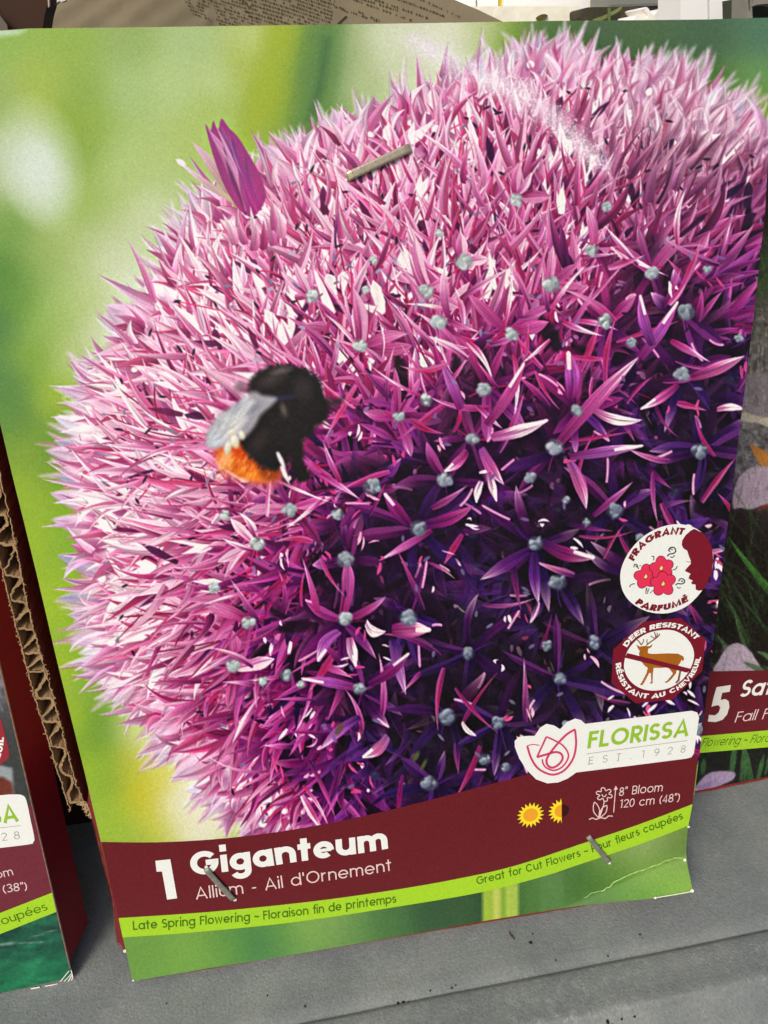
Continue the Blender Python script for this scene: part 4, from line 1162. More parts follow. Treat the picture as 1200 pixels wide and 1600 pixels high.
# sun symbols
def sun_symbol(cx, cy, half):
    s = MB(); n = 18
    pts = []
    for k in range(n * 2):
        a = math.pi / 2 + 2 * math.pi * k / (2 * n) + .05; r_ = 22 if k % 2 == 0 else 15
        x = cx + r_ * math.cos(a) * .98; y = cy - r_ * math.sin(a) * .90 - .13 * r_ * math.cos(a)
        if half: x = min(x, cx + .1)
        pts.append((x, y))
    fill(s, front, pts, LET)
    o = s.build('sun_symbol', M_yellow, band)
    ring = lambda r_, a0, a1: [(cx + r_ * math.cos(a), cy - r_ * .88 * math.sin(a) - .13 * r_ * math.cos(a)) for a in np.linspace(a0, a1, 26)]
    d = MB(); fill(d, front, ring(11.5, 0, 2 * math.pi)[:-1] if not half else ring(11, math.pi / 2, math.pi * 1.5), LET + 3e-5)
    d.build('sun_disc', M_orange, o)
    if half:
        d = MB(); fill(d, front, [(x + .6, y) for x, y in ring(11, -math.pi / 2, math.pi / 2)], LET); d.build('shade_disc', M_shadehalf, o)
sun_symbol(829, 1273.5, False); sun_symbol(877.5, 1267, True)

# flower height symbol
mb = MB(); zz = lambda p: zoomed(p, 3.158, 720, 1220)
lobes = []
for k in range(6):
    a = math.pi / 2 + k * math.pi / 3 + .2
    for da, rr in ((-.42, 25), (-.25, 36), (0, 41), (.25, 36), (.42, 25)):
        lobes.append((708 + rr * 1.0 * math.cos(a + da), 68 - rr * .85 * math.sin(a + da)))
ribbon_px(mb, front, spline(zz(lobes), True, 4), 1.5, LET, True)
ribbon_px(mb, front, zz(spline([(696, 66), (702, 76), (712, 77), (718, 66)])), 1.4, LET + 1e-6)
ribbon_px(mb, front, zz(spline([(708, 102), (700, 135), (684, 182)])), 1.5, LET + 2e-6)
ribbon_px(mb, front, zz(spline([(680, 182), (655, 150), (660, 106), (684, 140), (680, 182)])), 1.5, LET + 3e-6)
ribbon_px(mb, front, zz(spline([(686, 178), (694, 140), (720, 122), (716, 155), (690, 180)])), 1.5, LET + 4e-6)
ribbon_px(mb, front, zz(spline([(632, 191), (650, 184), (668, 190), (690, 182), (712, 186), (730, 174), (750, 175)])), 1.6, LET + 5e-6)
ribbon_px(mb, front, zz([(754, 156), (764, 40)]), 1.4, LET + 6e-6)
fill(mb, front, zz([(754, 46), (765, 24), (775, 43)]), LET + 7e-6)
mb.build('height_symbol', M_pale, band)

# FRAGRANT badge
z3 = lambda p: zoomed(p, 6.667, 950, 810)
BO = [(740, 60), (560, 88), (380, 180), (240, 320), (152, 480), (127, 620), (158, 765), (240, 875), (370, 955), (520, 990), (680, 975), (840, 900), (980, 752), (1064, 600), (1098, 440), (1078, 300), (1010, 180), (895, 95)]
mb = MB(); fill(mb, front, spline(z3(BO), True, 5), 8e-5); frag = mb.build('fragrance_badge', M_white, pack)
FACE = [(898, 108), (985, 150), (1045, 215), (1085, 310), (1099, 440), (1076, 580), (1030, 680), (985, 748), (940, 753), (914, 742), (912, 690), (875, 685), (866, 665), (886, 650), (838, 626), (850, 592), (862, 577), (800, 548), (815, 525), (862, 472), (862, 440), (845, 400), (825, 336), (785, 312), (768, 275), (774, 228), (808, 175), (858, 130)]
mb = MB(); fill(mb, front, z3(FACE), LET); fc = mb.build('face_silhouette', M_badge, frag)
mb = MB(); ribbon_px(mb, front, z3(spline([(862, 452), (838, 454), (816, 446)])), .8, LET + 1e-5); mb.build('eyelash', M_ink, frag)
def blossom(cx, cy, petals, lvl):
    b = MB(); f_ = MB(); k = 0
    for (x, y) in petals:
        dx, dy = x - cx, y - cy; L_ = math.hypot(dx, dy); ux, uy = dx / L_, dy / L_
        pts = []
        for t in np.linspace(0, 2 * math.pi, 22)[:-1]:
            c_, s_ = math.cos(t), math.sin(t)
            pts.append((cx + ux * (L_ * .72 + 66 * c_) - uy * 53 * s_, cy + uy * (L_ * .72 + 66 * c_) + ux * 53 * s_))
        big = [(cx + (p[0] - cx) * 1.0 + (p[0] - (cx + dx * .72)) * .11, cy + (p[1] - cy) + (p[1] - (cy + dy * .72)) * .11) for p in pts]
        fill(b, front, z3(big), lvl + k * 1.5e-6); fill(f_, front, z3(pts), lvl + 1.2e-5 + k * 1.5e-6); k += 1
    o = b.build('blossom', M_outl, frag)
    f_.build('petals', M_pink, o)
    c = MB(); drop = [(cx + 4, cy - 26), (cx + 18, cy - 4), (cx + 10, cy + 18), (cx - 8, cy + 22), (cx - 19, cy + 8), (cx - 8, cy - 10)]
    fill(c, front, z3([(cx + (p[0] - cx) * 1.35, cy + (p[1] - cy) * 1.35) for p in drop]), lvl + 2.6e-5); c.build('centre_outline', M_outl, o)
    c = MB(); fill(c, front, z3(drop), lvl + 3.2e-5); c.build('flower_centre', M_cream, o)
blossom(393, 605, [(400, 520), (318, 596), (352, 682), (440, 662), (470, 570)], LET)
blossom(555, 516, [(552, 438), (636, 478), (622, 566), (510, 590), (478, 512)], LET + 4e-5)
blossom(574, 680, [(570, 598), (662, 632), (632, 750), (522, 756), (486, 662)], LET + 8e-5)
mb = MB()
for i, (pts, w) in enumerate((([(628, 340), (650, 305), (690, 305), (705, 340), (680, 365), (640, 372), (618, 395)], 1.5), ([(650, 350), (635, 330), (655, 318), (675, 330)], 1.0),
        ([(648, 400), (672, 406), (695, 384)], 1.1), ([(455, 393), (478, 400), (474, 438)], 1.1), ([(268, 510), (278, 480), (305, 485), (310, 512), (322, 524)], 1.1), ([(290, 510), (300, 500), (285, 492)], .9), ([(330, 500), (340, 486)], .8),
        ([(672, 538), (705, 528), (722, 496)], 1.1), ([(735, 655), (755, 630), (788, 635), (798, 662), (770, 682), (725, 680), (703, 696)], 1.4), ([(760, 660), (770, 650), (780, 660)], 1.0), ([(720, 712), (736, 728), (758, 718)], 1.0),
        ([(225, 716), (240, 690), (280, 680)], 1.1), ([(400, 725), (392, 778), (412, 776), (428, 728)], .8), ([(436, 780), (480, 742)], .8), ([(404, 722), (408, 770)], .7))):
    ribbon_px(mb, front, z3(spline(pts, k=6)), w * 1.35, LET + i * 2e-6)
mb.build('scent_curls', M_ink, frag)
mb = MB(); write(mb, front, 'FRAGRANT', z3([(268, 448), (330, 345), (400, 275), (490, 216), (590, 180), (690, 166), (780, 172)]), 10.6, .29, LET, shear=.12, track=.05)
mb.build('fragrant_lettering', M_badge, frag)
mb = MB(); write(mb, front, 'PARFUM\u00c9', z3([(276, 882), (345, 930), (430, 957), (530, 965), (640, 945), (740, 910), (838, 862)]), 9.6, .30, LET, shear=.1, track=.05)
mb.build('parfume_lettering', M_badge, frag)

# DEER RESISTANT badge
z4 = lambda p: zoomed(p, 7.5, 950, 960)
mb = MB(); fill(mb, front, z4([(415, 85), (850, 40), (1142, 290), (1104, 662), (752, 1000), (322, 1042), (38, 802), (64, 408)]), 8e-5); deerb = mb.build('deer_badge', M_badge, pack)
mb = MB(); fill(mb, front, spline(z4([(690, 180), (820, 208), (930, 288), (1000, 410), (1001, 540), (940, 680), (840, 790), (700, 868), (520, 893), (370, 860), (252, 770), (190, 640), (200, 510), (250, 395), (350, 288), (500, 208)]), True, 5), 1.0e-4); mb.build('white_disc', M_white, deerb)
DEER = [(362, 462), (372, 430), (350, 396), (331, 356), (374, 376), (440, 368), (482, 374), (526, 345), (510, 382), (470, 406), (466, 452), (500, 462), (560, 463), (690, 456), (820, 460), (880, 490), (893, 522), (878, 552), (862, 530), (850, 562), (822, 600), (806, 640), (798, 690), (740, 762), (692, 802), (662, 797), (698, 772), (762, 692), (724, 642), (700, 622), (610, 628), (536, 626), (526, 690), (522, 810), (484, 808), (506, 788), (502, 690), (484, 686), (424, 800), (402, 830), (374, 826), (398, 790), (450, 690), (466, 626), (430, 602), (392, 556), (374, 500)]
mb = MB(); fill(mb, front, z4(DEER), LET); deer = mb.build('deer_silhouette', M_deer, deerb)
mb = MB(); fill(mb, front, z4([(836, 662), (858, 664), (838, 780), (802, 810), (786, 802), (814, 768)]), LET); mb.build('hind_leg', M_deerleg, deer)
mb = MB()
for i, (p, w) in enumerate((([(448, 362), (500, 322), (552, 286), (590, 254), (606, 228)], 2.0), ([(552, 284), (522, 268), (496, 250)], 1.5), ([(556, 278), (556, 240), (542, 206)], 1.6), ([(562, 272), (576, 240), (578, 214)], 1.5),
        ([(392, 362), (360, 314), (328, 290)], 1.8), ([(396, 352), (414, 318), (416, 290)], 1.5), ([(464, 345), (455, 316), (462, 292)], 1.4))):
    ribbon_px(mb, front, z4(spline(p, k=5)), w, LET + 1e-5 + i * 2e-6)
mb.build('antlers', M_deerleg, deer)
mb = MB(); fill(mb, front, z4([(226, 452), (600, 545), (975, 638), (930, 684), (560, 594), (196, 508)]), LET + 4e-5); mb.build('slash_bar', M_badge, deerb)
mb = MB(); write(mb, front, 'DEER', z4([(222, 388), (270, 325), (345, 255), (448, 205)]), 8.2, .25, LET, track=.06, shear=.1)
write(mb, front, 'RESISTANT', z4([(488, 188), (580, 163), (680, 153), (780, 163), (880, 196), (960, 240), (1024, 300)]), 7.8, .25, LET, track=.06, shear=.1); mb.build('deer_lettering', M_white, deerb)
mb = MB(); write(mb, front, 'R\u00c9SISTANT', z4([(90, 576), (98, 665), (128, 760), (182, 850), (262, 925), (366, 972), (462, 985)]), 7.4, .24, LET, track=.06)
write(mb, front, 'AU', z4([(505, 985), (590, 978), (678, 950)]), 7.2, .24, LET, track=.06)
write(mb, front, 'CHEVREUIL', z4([(728, 932), (840, 878), (950, 780), (1032, 670), (1094, 500)]), 7.2, .24, LET, track=.06); mb.build('chevreuil_lettering', M_white, deerb)

# maker's label
z5 = lambda p: zoomed(p, 4.0, 800, 1100)
LAB = [(18, 270), (16, 232), (40, 206), (90, 200), (142, 199), (176, 148), (215, 124), (262, 134), (300, 157), (345, 112), (395, 91), (432, 101), (457, 124), (800, 82), (1122, 42), (1158, 53), (1169, 86), (1152, 205), (1137, 308), (1122, 332), (1092, 341), (740, 386), (402, 428), (350, 465), (290, 490), (220, 496), (150, 470), (90, 410), (45, 340)]
mb = MB(); fill(mb, front, z5(LAB), 1.0e-4); lab = mb.build('maker_label', M_white, pack)
def logo_mark(mb, face, tr, w, off):
    for i, (p, ww) in enumerate((([(95, 262), (118, 335), (158, 398), (218, 434), (272, 440), (332, 410), (382, 340), (400, 255), (395, 166)], 1.15), ([(395, 166), (386, 163), (340, 192), (290, 242), (243, 300), (216, 348), (224, 384), (255, 398), (294, 376), (316, 340), (305, 310), (270, 301), (212, 316), (156, 333)], 1.2),
            ([(156, 333), (180, 280), (215, 205)], 1.0), ([(215, 205), (262, 226), (318, 260), (351, 310), (345, 352), (310, 396), (262, 415), (216, 400), (194, 372), (190, 345)], .9), ([(95, 262), (130, 253), (172, 259)], .5))):
        ribbon_px(mb, face, tr(spline(p, k=7)), w * ww, off + i * 2e-6)
mb = MB(); logo_mark(mb, front, z5, 2.9, LET + 2e-5); mb.build('tulip_mark', M_logo, lab)
mb = MB(); write(mb, front, 'FLORISSA', z5([(470, 279), (780, 240), (1100, 200)]), 26, .185, LET + 2e-5, track=.10, shear=.05); mb.build('maker_lettering', M_logogreen, lab)
mb = MB(); ribbon_px(mb, front, z5([(466, 312), (780, 270), (1096, 228)]), .8, LET + 2e-5); mb.build('rule_line', M_grey, lab)
def serif_est(mb, face, path, cap, off, chars, at):
    write(mb, face, chars, path, cap, .085, off, at=at, fit=False, wscale=1.0, shear=.03)
mb = MB(); serif_est(mb, front, z5([(470, 379), (780, 340), (1088, 301)]), 11.2, LET + 2e-5, 'EST.1928', [.035, .175, .31, .435, .555, .695, .83, .965])
for x, y, w in ((488, 376, 8), (661, 355, 3)):
    ribbon_px(mb, front, z5([(x - w * 2, y + w * .25), (x + w * 2, y - w * .25)]), .7, LET + 4e-5)
mb.build('founding_lettering', M_grey, lab)

# worn crease across the lower right corner, bare paper at its corners
mb = MB()
cr = np.array([(912, 1403), (930, 1394), (948, 1389), (962, 1378), (985, 1367), (1004, 1359), (1022, 1353), (1040, 1345), (1058, 1341), (1071, 1340)], float)
cr = spline(cr, k=3); cr[:, 1] += rng.normal(0, .9, len(cr))
ribbon_px(mb, front, spline(cr, k=4), np.interp(np.linspace(0, 1, (len(cr) - 1) * 4 + 1), [0, .2, .5, 1], [.7, 1.5, 2.1, 1.5]), 1.4e-4)
mb.build('crease_line', mat('cracked_ink', rgb(172, 198, 118), .8, .2, vary=.35, vscale=800), pack)
for (x, y, rx, ry) in ((1081.5, 1392, 2.6, 2.2), (1070, 1344, 2.2, 2), (1076, 1292, 2, 1.6), (1024, 1403, 2.2, 1.6), (195, 1486, 2.2, 2.4), (208, 1532, 1.6, 1.4), (542, 280, 2.2, 2.6), (322, 1355, 2.4, 2.2), (367, 1406, 2.5, 2.2), (952, 1348, 2.4, 2.2)):
    mb = MB(); fill(mb, front, [(x + rx * (1 + .3 * random.random()) * math.cos(a), y + ry * (1 + .3 * random.random()) * math.sin(a)) for a in np.linspace(0, 6.28, 9)[:-1]], 2.4e-4)
    mb.build('bare_corner' if rx < 2.25 or rx > 2.55 else 'staple_hole', M_worn, pack)
mb = MB(); ribbon_px(mb, front, spline([(1026, 1402.5), (1050, 1398.5), (1070, 1395), (1083, 1392.5)], k=4), 1.2, 2.3e-4)
mb.build('bare_edge', M_worn, pack)

# backing board and box behind the card
BACK = Face(np.array([0, 0, .0006]) - front.n * .0013, (1, 0, 0), ey_main)
lft = [(137, 1256), (150, 1300), (161, 1345), (175, 1400), (183, 1470), (194, 1483)]
bk = [(-138, 60), (1212, 34), (1150, 700), (1079, 1240), (1066, 1320), (1058, 1402), (1020, 1409), (960, 1413.5), (900, 1420.5), (830, 1431.5), (750, 1444), (680, 1457), (600, 1471), (520, 1484.5), (420, 1501), (318, 1516), (230, 1524)] + lft[::-1] + [(139, 1215), (72, 935)]
bk = np.array(bk, float); bk[6:16, 1] += rng.normal(0, .9, 10)
def slab(face, pts, thick, name, material, parent, off=0.0):
    P = np.array(pts, float); n = len(P)
    Fp = face.px(P[:, 0], P[:, 1], off); Bp = Fp - face.n * thick
    tr = tessellate_polygon([[Vector((p[0], -p[1], 0)) for p in P]])
    m_ = MB(); m_.add(Fp, [tuple(t) for t in tr]); m_.add(Bp, [tuple(t) for t in tr])
    m_.add(np.vstack([Fp, Bp]), [(i, (i + 1) % n, (i + 1) % n + n, i + n) for i in range(n)])
    return m_.build(name, material, parent)
backing = slab(BACK, bk, .0009, 'backing_board', mat('red_backing_board', rgb(122, 42, 46), .55, .3, vary=.16, vscale=900, bump=.2, bscale=1500), pack)
mb = MB()
ed = np.array([p for p in bk[6:17]]); ed[:, 1] -= .8
ribbon_px(mb, BACK, spline(ed, k=5), 1.6, 6e-5)
ribbon_px(mb, BACK, spline(lft[1:], k=4), 1.5, 6e-5)
mb.build('torn_edge', M_redfray, backing)
mb = MB()
u0, u1, v0, v1, dpt = .004, .144, .003, .196, .036
cn = [(u0, v0), (u1, v0), (u1, v1), (u0, v1)]
f1 = [BACK.P0 + BACK.ex * u + BACK.ey * v - BACK.n * .0011 for u, v in cn]
back_dir = np.array([0, 1, 0.0])
f2 = [p + back_dir * dpt for p in f1]; f2[0][2] = f2[1][2] = max(f2[0][2], Z_SHELF + .0004)
mb.add(f1 + f2, [(0, 1, 2, 3), (7, 6, 5, 4), (0, 4, 5, 1), (1, 5, 6, 2), (2, 6, 7, 3), (3, 7, 4, 0)])
mb.build('box_body', M_boxdark, pack)

# staples
def staple(p, q, w, m_, tilt=0.0):
    p, q = np.array(p, float), np.array(q, float)
    a, b = front.px(p[0], p[1], 0), front.px(q[0], q[1], 0)
    t = _n(b - a); n = front.n; s = np.cross(n, t); L = np.linalg.norm(b - a)
    wm = w * np.linalg.norm(front.px(600, 801) - front.px(600, 800)) / 2
    th = .00034
    prof_ = [(-.0002, -.0006), (-.00005, .0001), (.0004, .00042), (.0011, .00055), (L * .5, .00060 + tilt), (L - .0011, .00055), (L - .0004, .00042), (L + .00005, .0001), (L + .0002, -.0006)]
    V, Fc = [], []
    rings = [(-1, 0), (-1, .45), (-.86, .78), (-.55, 1), (.55, 1), (.86, .78), (1, .45), (1, 0)]
    for d_, z in prof_:
        for (cs, cz) in rings:
            V.append(a + t * d_ + n * (z + th * (cz - .2)) + s * wm * cs)
    k = len(rings)
    for i in range(len(prof_) - 1):
        for j in range(k):
            Fc.append((i * k + j, i * k + (j + 1) % k, (i + 1) * k + (j + 1) % k, (i + 1) * k + j))
    m2 = MB(); m2.add(V, Fc); return m2.build('staple', m_, pack)
s1 = staple((541, 277.5), (641, 231), 11, M_staple)
s2 = staple((322, 1356), (366, 1404), 10, M_staple2)
s3 = staple((919, 1306.5), (951, 1346), 9.5, M_staple2)

# ========================================================= package at left ==
kx, ky = 113., 1527.
zA = .0008
pBR = floor_pt(kx, ky, zA); pBL = floor_pt(0, 1552, zA)
exL = _n(pBR - pBL)
nrm_h = np.array([-exL[1], exL[0], 0])       # horizontal, pointing away
best = None
for lean in np.radians(np.linspace(2, 26, 97)):
    e = nrm_h * math.sin(lean) + Zup * math.cos(lean)
    n_ = np.cross(exL, e)
    top = hit_plane(0.0, 1042.0, pBR, n_)
    c = abs(_n(top - pBR) @ exL)
    if best is None or c < best[0]: best = (c, lean, _n(top - pBR))
print('left lean', math.degrees(best[1]), 'skew', best[0])
WL, HL = .15, .21
eyL = best[2]
left = Face(pBR - exL * WL, exL, eyL)
lp = empty('bulb_package', tuple(pBR), 'bulb package cut off at the left edge, dark green picture under its lime stripe', 'bulb package')
def uvgrid(face, u0, u1, v0, v1, nu, nv, off=0.0):
    U, V = np.meshgrid(np.linspace(u0, u1, nu), np.linspace(v1, v0, nv))
    return U, V
def rect_px(face, W, H, n=30):
    e = lambda a, b: [tuple(face.uv2px(np.array([a[0] + (b[0] - a[0]) * t]), np.array([a[1] + (b[1] - a[1]) * t]))[0]) for t in np.linspace(0, 1, n)]
    return e((0, H), (W, H)), e((0, 0), (W, 0)), e((0, H), (0, 0)), e((W, H), (W, 0))
T_, B_, L_, R_ = rect_px(left, WL, HL)
B_ = [tuple(p) for p in B_]
R_ = list(R_); 
lc = card_body(left, coons(T_, B_, L_, R_, 20, 24), 'front_card', lp)
def left_picture(rng):
    cv = Canvas(-760, -60, 140, 1640)
    field_fill(cv, [(-700,0,60,110,70),(-300,0,110,160,90),(-600,500,130,70,110),(-300,500,150,80,120),(-400,800,120,60,100),(0,900,78,82,84),(-100,1000,90,90,94),(10,1060,86,88,92),(30,1150,62,66,66),(20,1230,62,66,66),(45,1200,56,62,60),(-100,1200,70,76,74),
        (0,1500,26,84,64),(60,1500,24,98,68),(90,1510,28,108,74),(30,1470,30,66,56),(80,1440,34,64,58),(20,1540,30,132,80),(60,1540,26,120,74),(-100,1520,30,100,70),(-300,1500,26,80,60),(100,1470,30,76,62)], step=8)
    for _ in range(500):
        x, y = rng.normal(-330, 150), rng.normal(560, 190); a = rng.random() * 6.28; L = 50 + 50 * rng.random()
        c = C255(190, 110, 160) * (.6 + .6 * rng.random())
        petal(cv, x, y, x + L * math.cos(a), y + L * math.sin(a), 24, c * .7, np.clip(c, 0, 1), np.clip(c * 1.2, 0, 1), soft=3)
    for _ in range(60):
        x, y = rng.uniform(-60, 16), rng.uniform(1030, 1092); line(cv, x, y, x + rng.normal(0, 8), y + 22, 3, C255(150, 150, 158) if rng.random() < .5 else C255(70, 70, 76), soft=3, alpha=.6)
    poly(cv, [(-40, 1092), (9, 1092), (11, 1098), (-40, 1098)], C255(92, 92, 92), soft=3)
    poly(cv, [(-70, 1186), (0, 1196), (19, 1200), (22, 1246), (-70, 1250)], C255(150, 160, 164), soft=4)
    poly(cv, [(-70, 1216), (4, 1214), (18, 1222), (22, 1244), (-70, 1250)], C255(110, 52, 40), soft=5)
    for _ in range(260):
        x, y = rng.uniform(-200, 115), rng.uniform(1430, 1560); a = rng.normal(-.25, .3); L = 20 + 40 * rng.random()
        line(cv, x, y, x + L * math.cos(a), y + L * math.sin(a), 4 + 6 * rng.random(), C255(46, 140, 96) if rng.random() < .5 else C255(20, 60, 52), soft=5, alpha=.22)
    for x, y, L, a, w in ((24, 1474, 46, -.05, 1.4), (-20, 1478, 40, -.1, 2), (44, 1466, 52, -.3, 1.2), (0, 1477, 24, -.2, 3)):
        line(cv, x, y, x + L * math.cos(a), y + L * math.sin(a), w, C255(150, 168, 158), soft=1.5, alpha=.7)
    grain(cv, rng, .03)
    return cv
la = left_picture(rng)
Q = coons(T_, B_, L_, R_, 430, 640)
Pp = left.px(Q[..., 0], Q[..., 1], 3e-5)
fast_grid('printed_picture', Pp, sample(la.img, Q[..., 0] - la.x0, Q[..., 1] - la.y0), M_print, lp)
xr = lambda y: kx - (ky - y) * (kx - 0.0) / (ky - 1042.0) - .4          # the right edge of the left card
def ext(p, q, x0):     # carry a line out to the hidden left
    return (x0, p[1] + (q[1] - p[1]) * (x0 - p[0]) / (q[0] - p[0]))
XL = -330
bt0, bt1 = (0, 1268), (xr(1258), 1258)
st0, st1 = (0, 1426.6), (87.6, 1394.6); sb0, sb1 = (0, 1459.6), (95, 1424.5)
st1 = (xr(st1[1]), st1[1]); sb1 = (xr(sb1[1]), sb1[1])
mb = MB(); strip(mb, left, [ext(bt0, bt1, XL), bt0, bt1], [ext(st0, st1, XL), st0, st1], 30, 8, 6e-5); lband = mb.build('title_band', M_maroon_dim, lp)
mb = MB(); strip(mb, left, [ext(st0, st1, XL), st0, st1], [ext(sb0, sb1, XL), sb0, sb1], 30, 4, 8e-5); lstripe = mb.build('season_stripe', M_lime, lp)
zl = lambda p: zoomed(p, 4.85, 0, 1240)
lbl = spline(zl([(-900, 128), (-500, 82), (-300, 56), (0, 13), (120, 6), (172, 14), (200, 52), (230, 190), (260, 335), (252, 366), (225, 384), (0, 412), (-500, 474), (-860, 520), (-960, 470), (-980, 240)]), True, 5)
mb = MB(); fill(mb, left, lbl, 1e-4); llab = mb.build('maker_label', M_white, lp)
mb = MB(); write(mb, left, 'FLORISSA', [(-128, 1303), (-50, 1293.5), (29.5, 1283.3)], 27, .185, LET, track=.10, shear=-.02); mb.build('maker_lettering', M_logogreen, llab)
mb = MB(); ribbon_px(mb, left, [(-128, 1309), (0, 1293.5), (32, 1290)], .8, LET); mb.build('rule_line', M_grey, llab)
mb = MB(); write(mb, left, 'EST.1928', [(-126, 1329), (-40, 1319), (34, 1310.5)], 12.6, .085, LET, fit=False, wscale=1, at=[.035, .175, .31, .435, .555, .695, .83, .955]); mb.build('founding_lettering', M_grey, llab)
mb = MB(); write(mb, left, '7" Bloom', [(-52, 1382), (-10, 1374), (21.6, 1367)], 12.6, .11, LET); mb.build('bloom_size_lettering', M_pale, lband)
mb = MB(); write(mb, left, '96 cm (38")', [(-56, 1409), (0, 1396.5), (43.5, 1390.3)], 13, .11, LET); mb.build('height_lettering', M_pale, lband)
mb = MB(); write(mb, left, 'fleurs coup\u00e9es', [(-70, 1467), (2, 1446), (75.5, 1421.5)], 13.2, .115, LET); mb.build('use_lettering', M_dkgreen, lstripe)
mb = MB(); fill(mb, left, [(-110, 1112), (-66, 1082), (-24, 1084), (2, 1125), (14, 1172), (14, 1184), (-2, 1197), (-70, 1210), (-116, 1180)], 8e-5); lbadge = mb.build('deer_badge', mat('badge_red_worn_ink', rgb(150, 42, 54), .45, .3), lp)
mb = MB(); write(mb, left, 'CHEVREUIL', [(-66, 1208), (-26, 1204), (-4, 1190), (4, 1172), (6, 1152)], 8.5, .24, LET); mb.build('chevreuil_lettering', M_white, lbadge)
mb = MB()
for pts, w in (([(48, 1545), (62, 1542.5)], 2.0), ([(70, 1541), (90, 1537.5)], 1.6), ([(94, 1534), (108, 1517)], 1.3), ([(100, 1534), (112, 1521)], 1.2), ([(104, 1539), (112, 1524)], 1.6), ([(111, 1516), (113.5, 1527), (111, 1532)], 1.4)):
    ribbon_px(mb, left, spline(pts, k=5), w, 2e-4)
mb.build('bare_corner', M_worn, lp)
mb = MB(); eg = np.array([(xr(y) - .2, y) for y in np.linspace(1044, 1514, 60)]); ribbon_px(mb, left, eg, 1.3, 1.6e-4); mb.build('edge_wear', mat('worn_edge', rgb(150, 110, 96), .8, .2, vary=.4, vscale=700), lp)
# box side: from the right edge of the card away from the viewer
bkp = floor_pt(137, 1462, 0)
depth_vec = bkp - floor_pt(114, 1512, 0); depth_vec[2] = 0
print('left side depth', np.linalg.norm(depth_vec), depth_vec)
dv = _n(depth_vec)
def prism(face_pts, vec, material, name, parent):
    n = len(face_pts); f1 = [np.array(p) for p in face_pts]; f2 = [p + vec for p in f1]
    m_ = MB(); m_.add(f1, [tuple(range(n))]); m_.add(f2, [tuple(range(n))[::-1]])
    for i in range(n):
        j = (i + 1) % n; m_.add([f1[i], f1[j], f2[j], f2[i]], [(0, 3, 2, 1)])
    return m_.build(name, material, parent)
o0 = left.P0 - left.n * .0008
q = lambda u, v: o0 + left.ex * u + left.ey * v
v0_ = left.px2uv(np.array([111.]), np.array([1512.]))[0][1]
prism([q(.004, v0_), q(WL - .0008, v0_), q(WL - .0008, HL - .003), q(.004, HL - .003)], dv * np.linalg.norm(depth_vec) * 1.35, mat('red_box_side', rgb(150, 34, 44), .5, .3, vary=.12, vscale=500, bump=.1), 'box_body', lp)

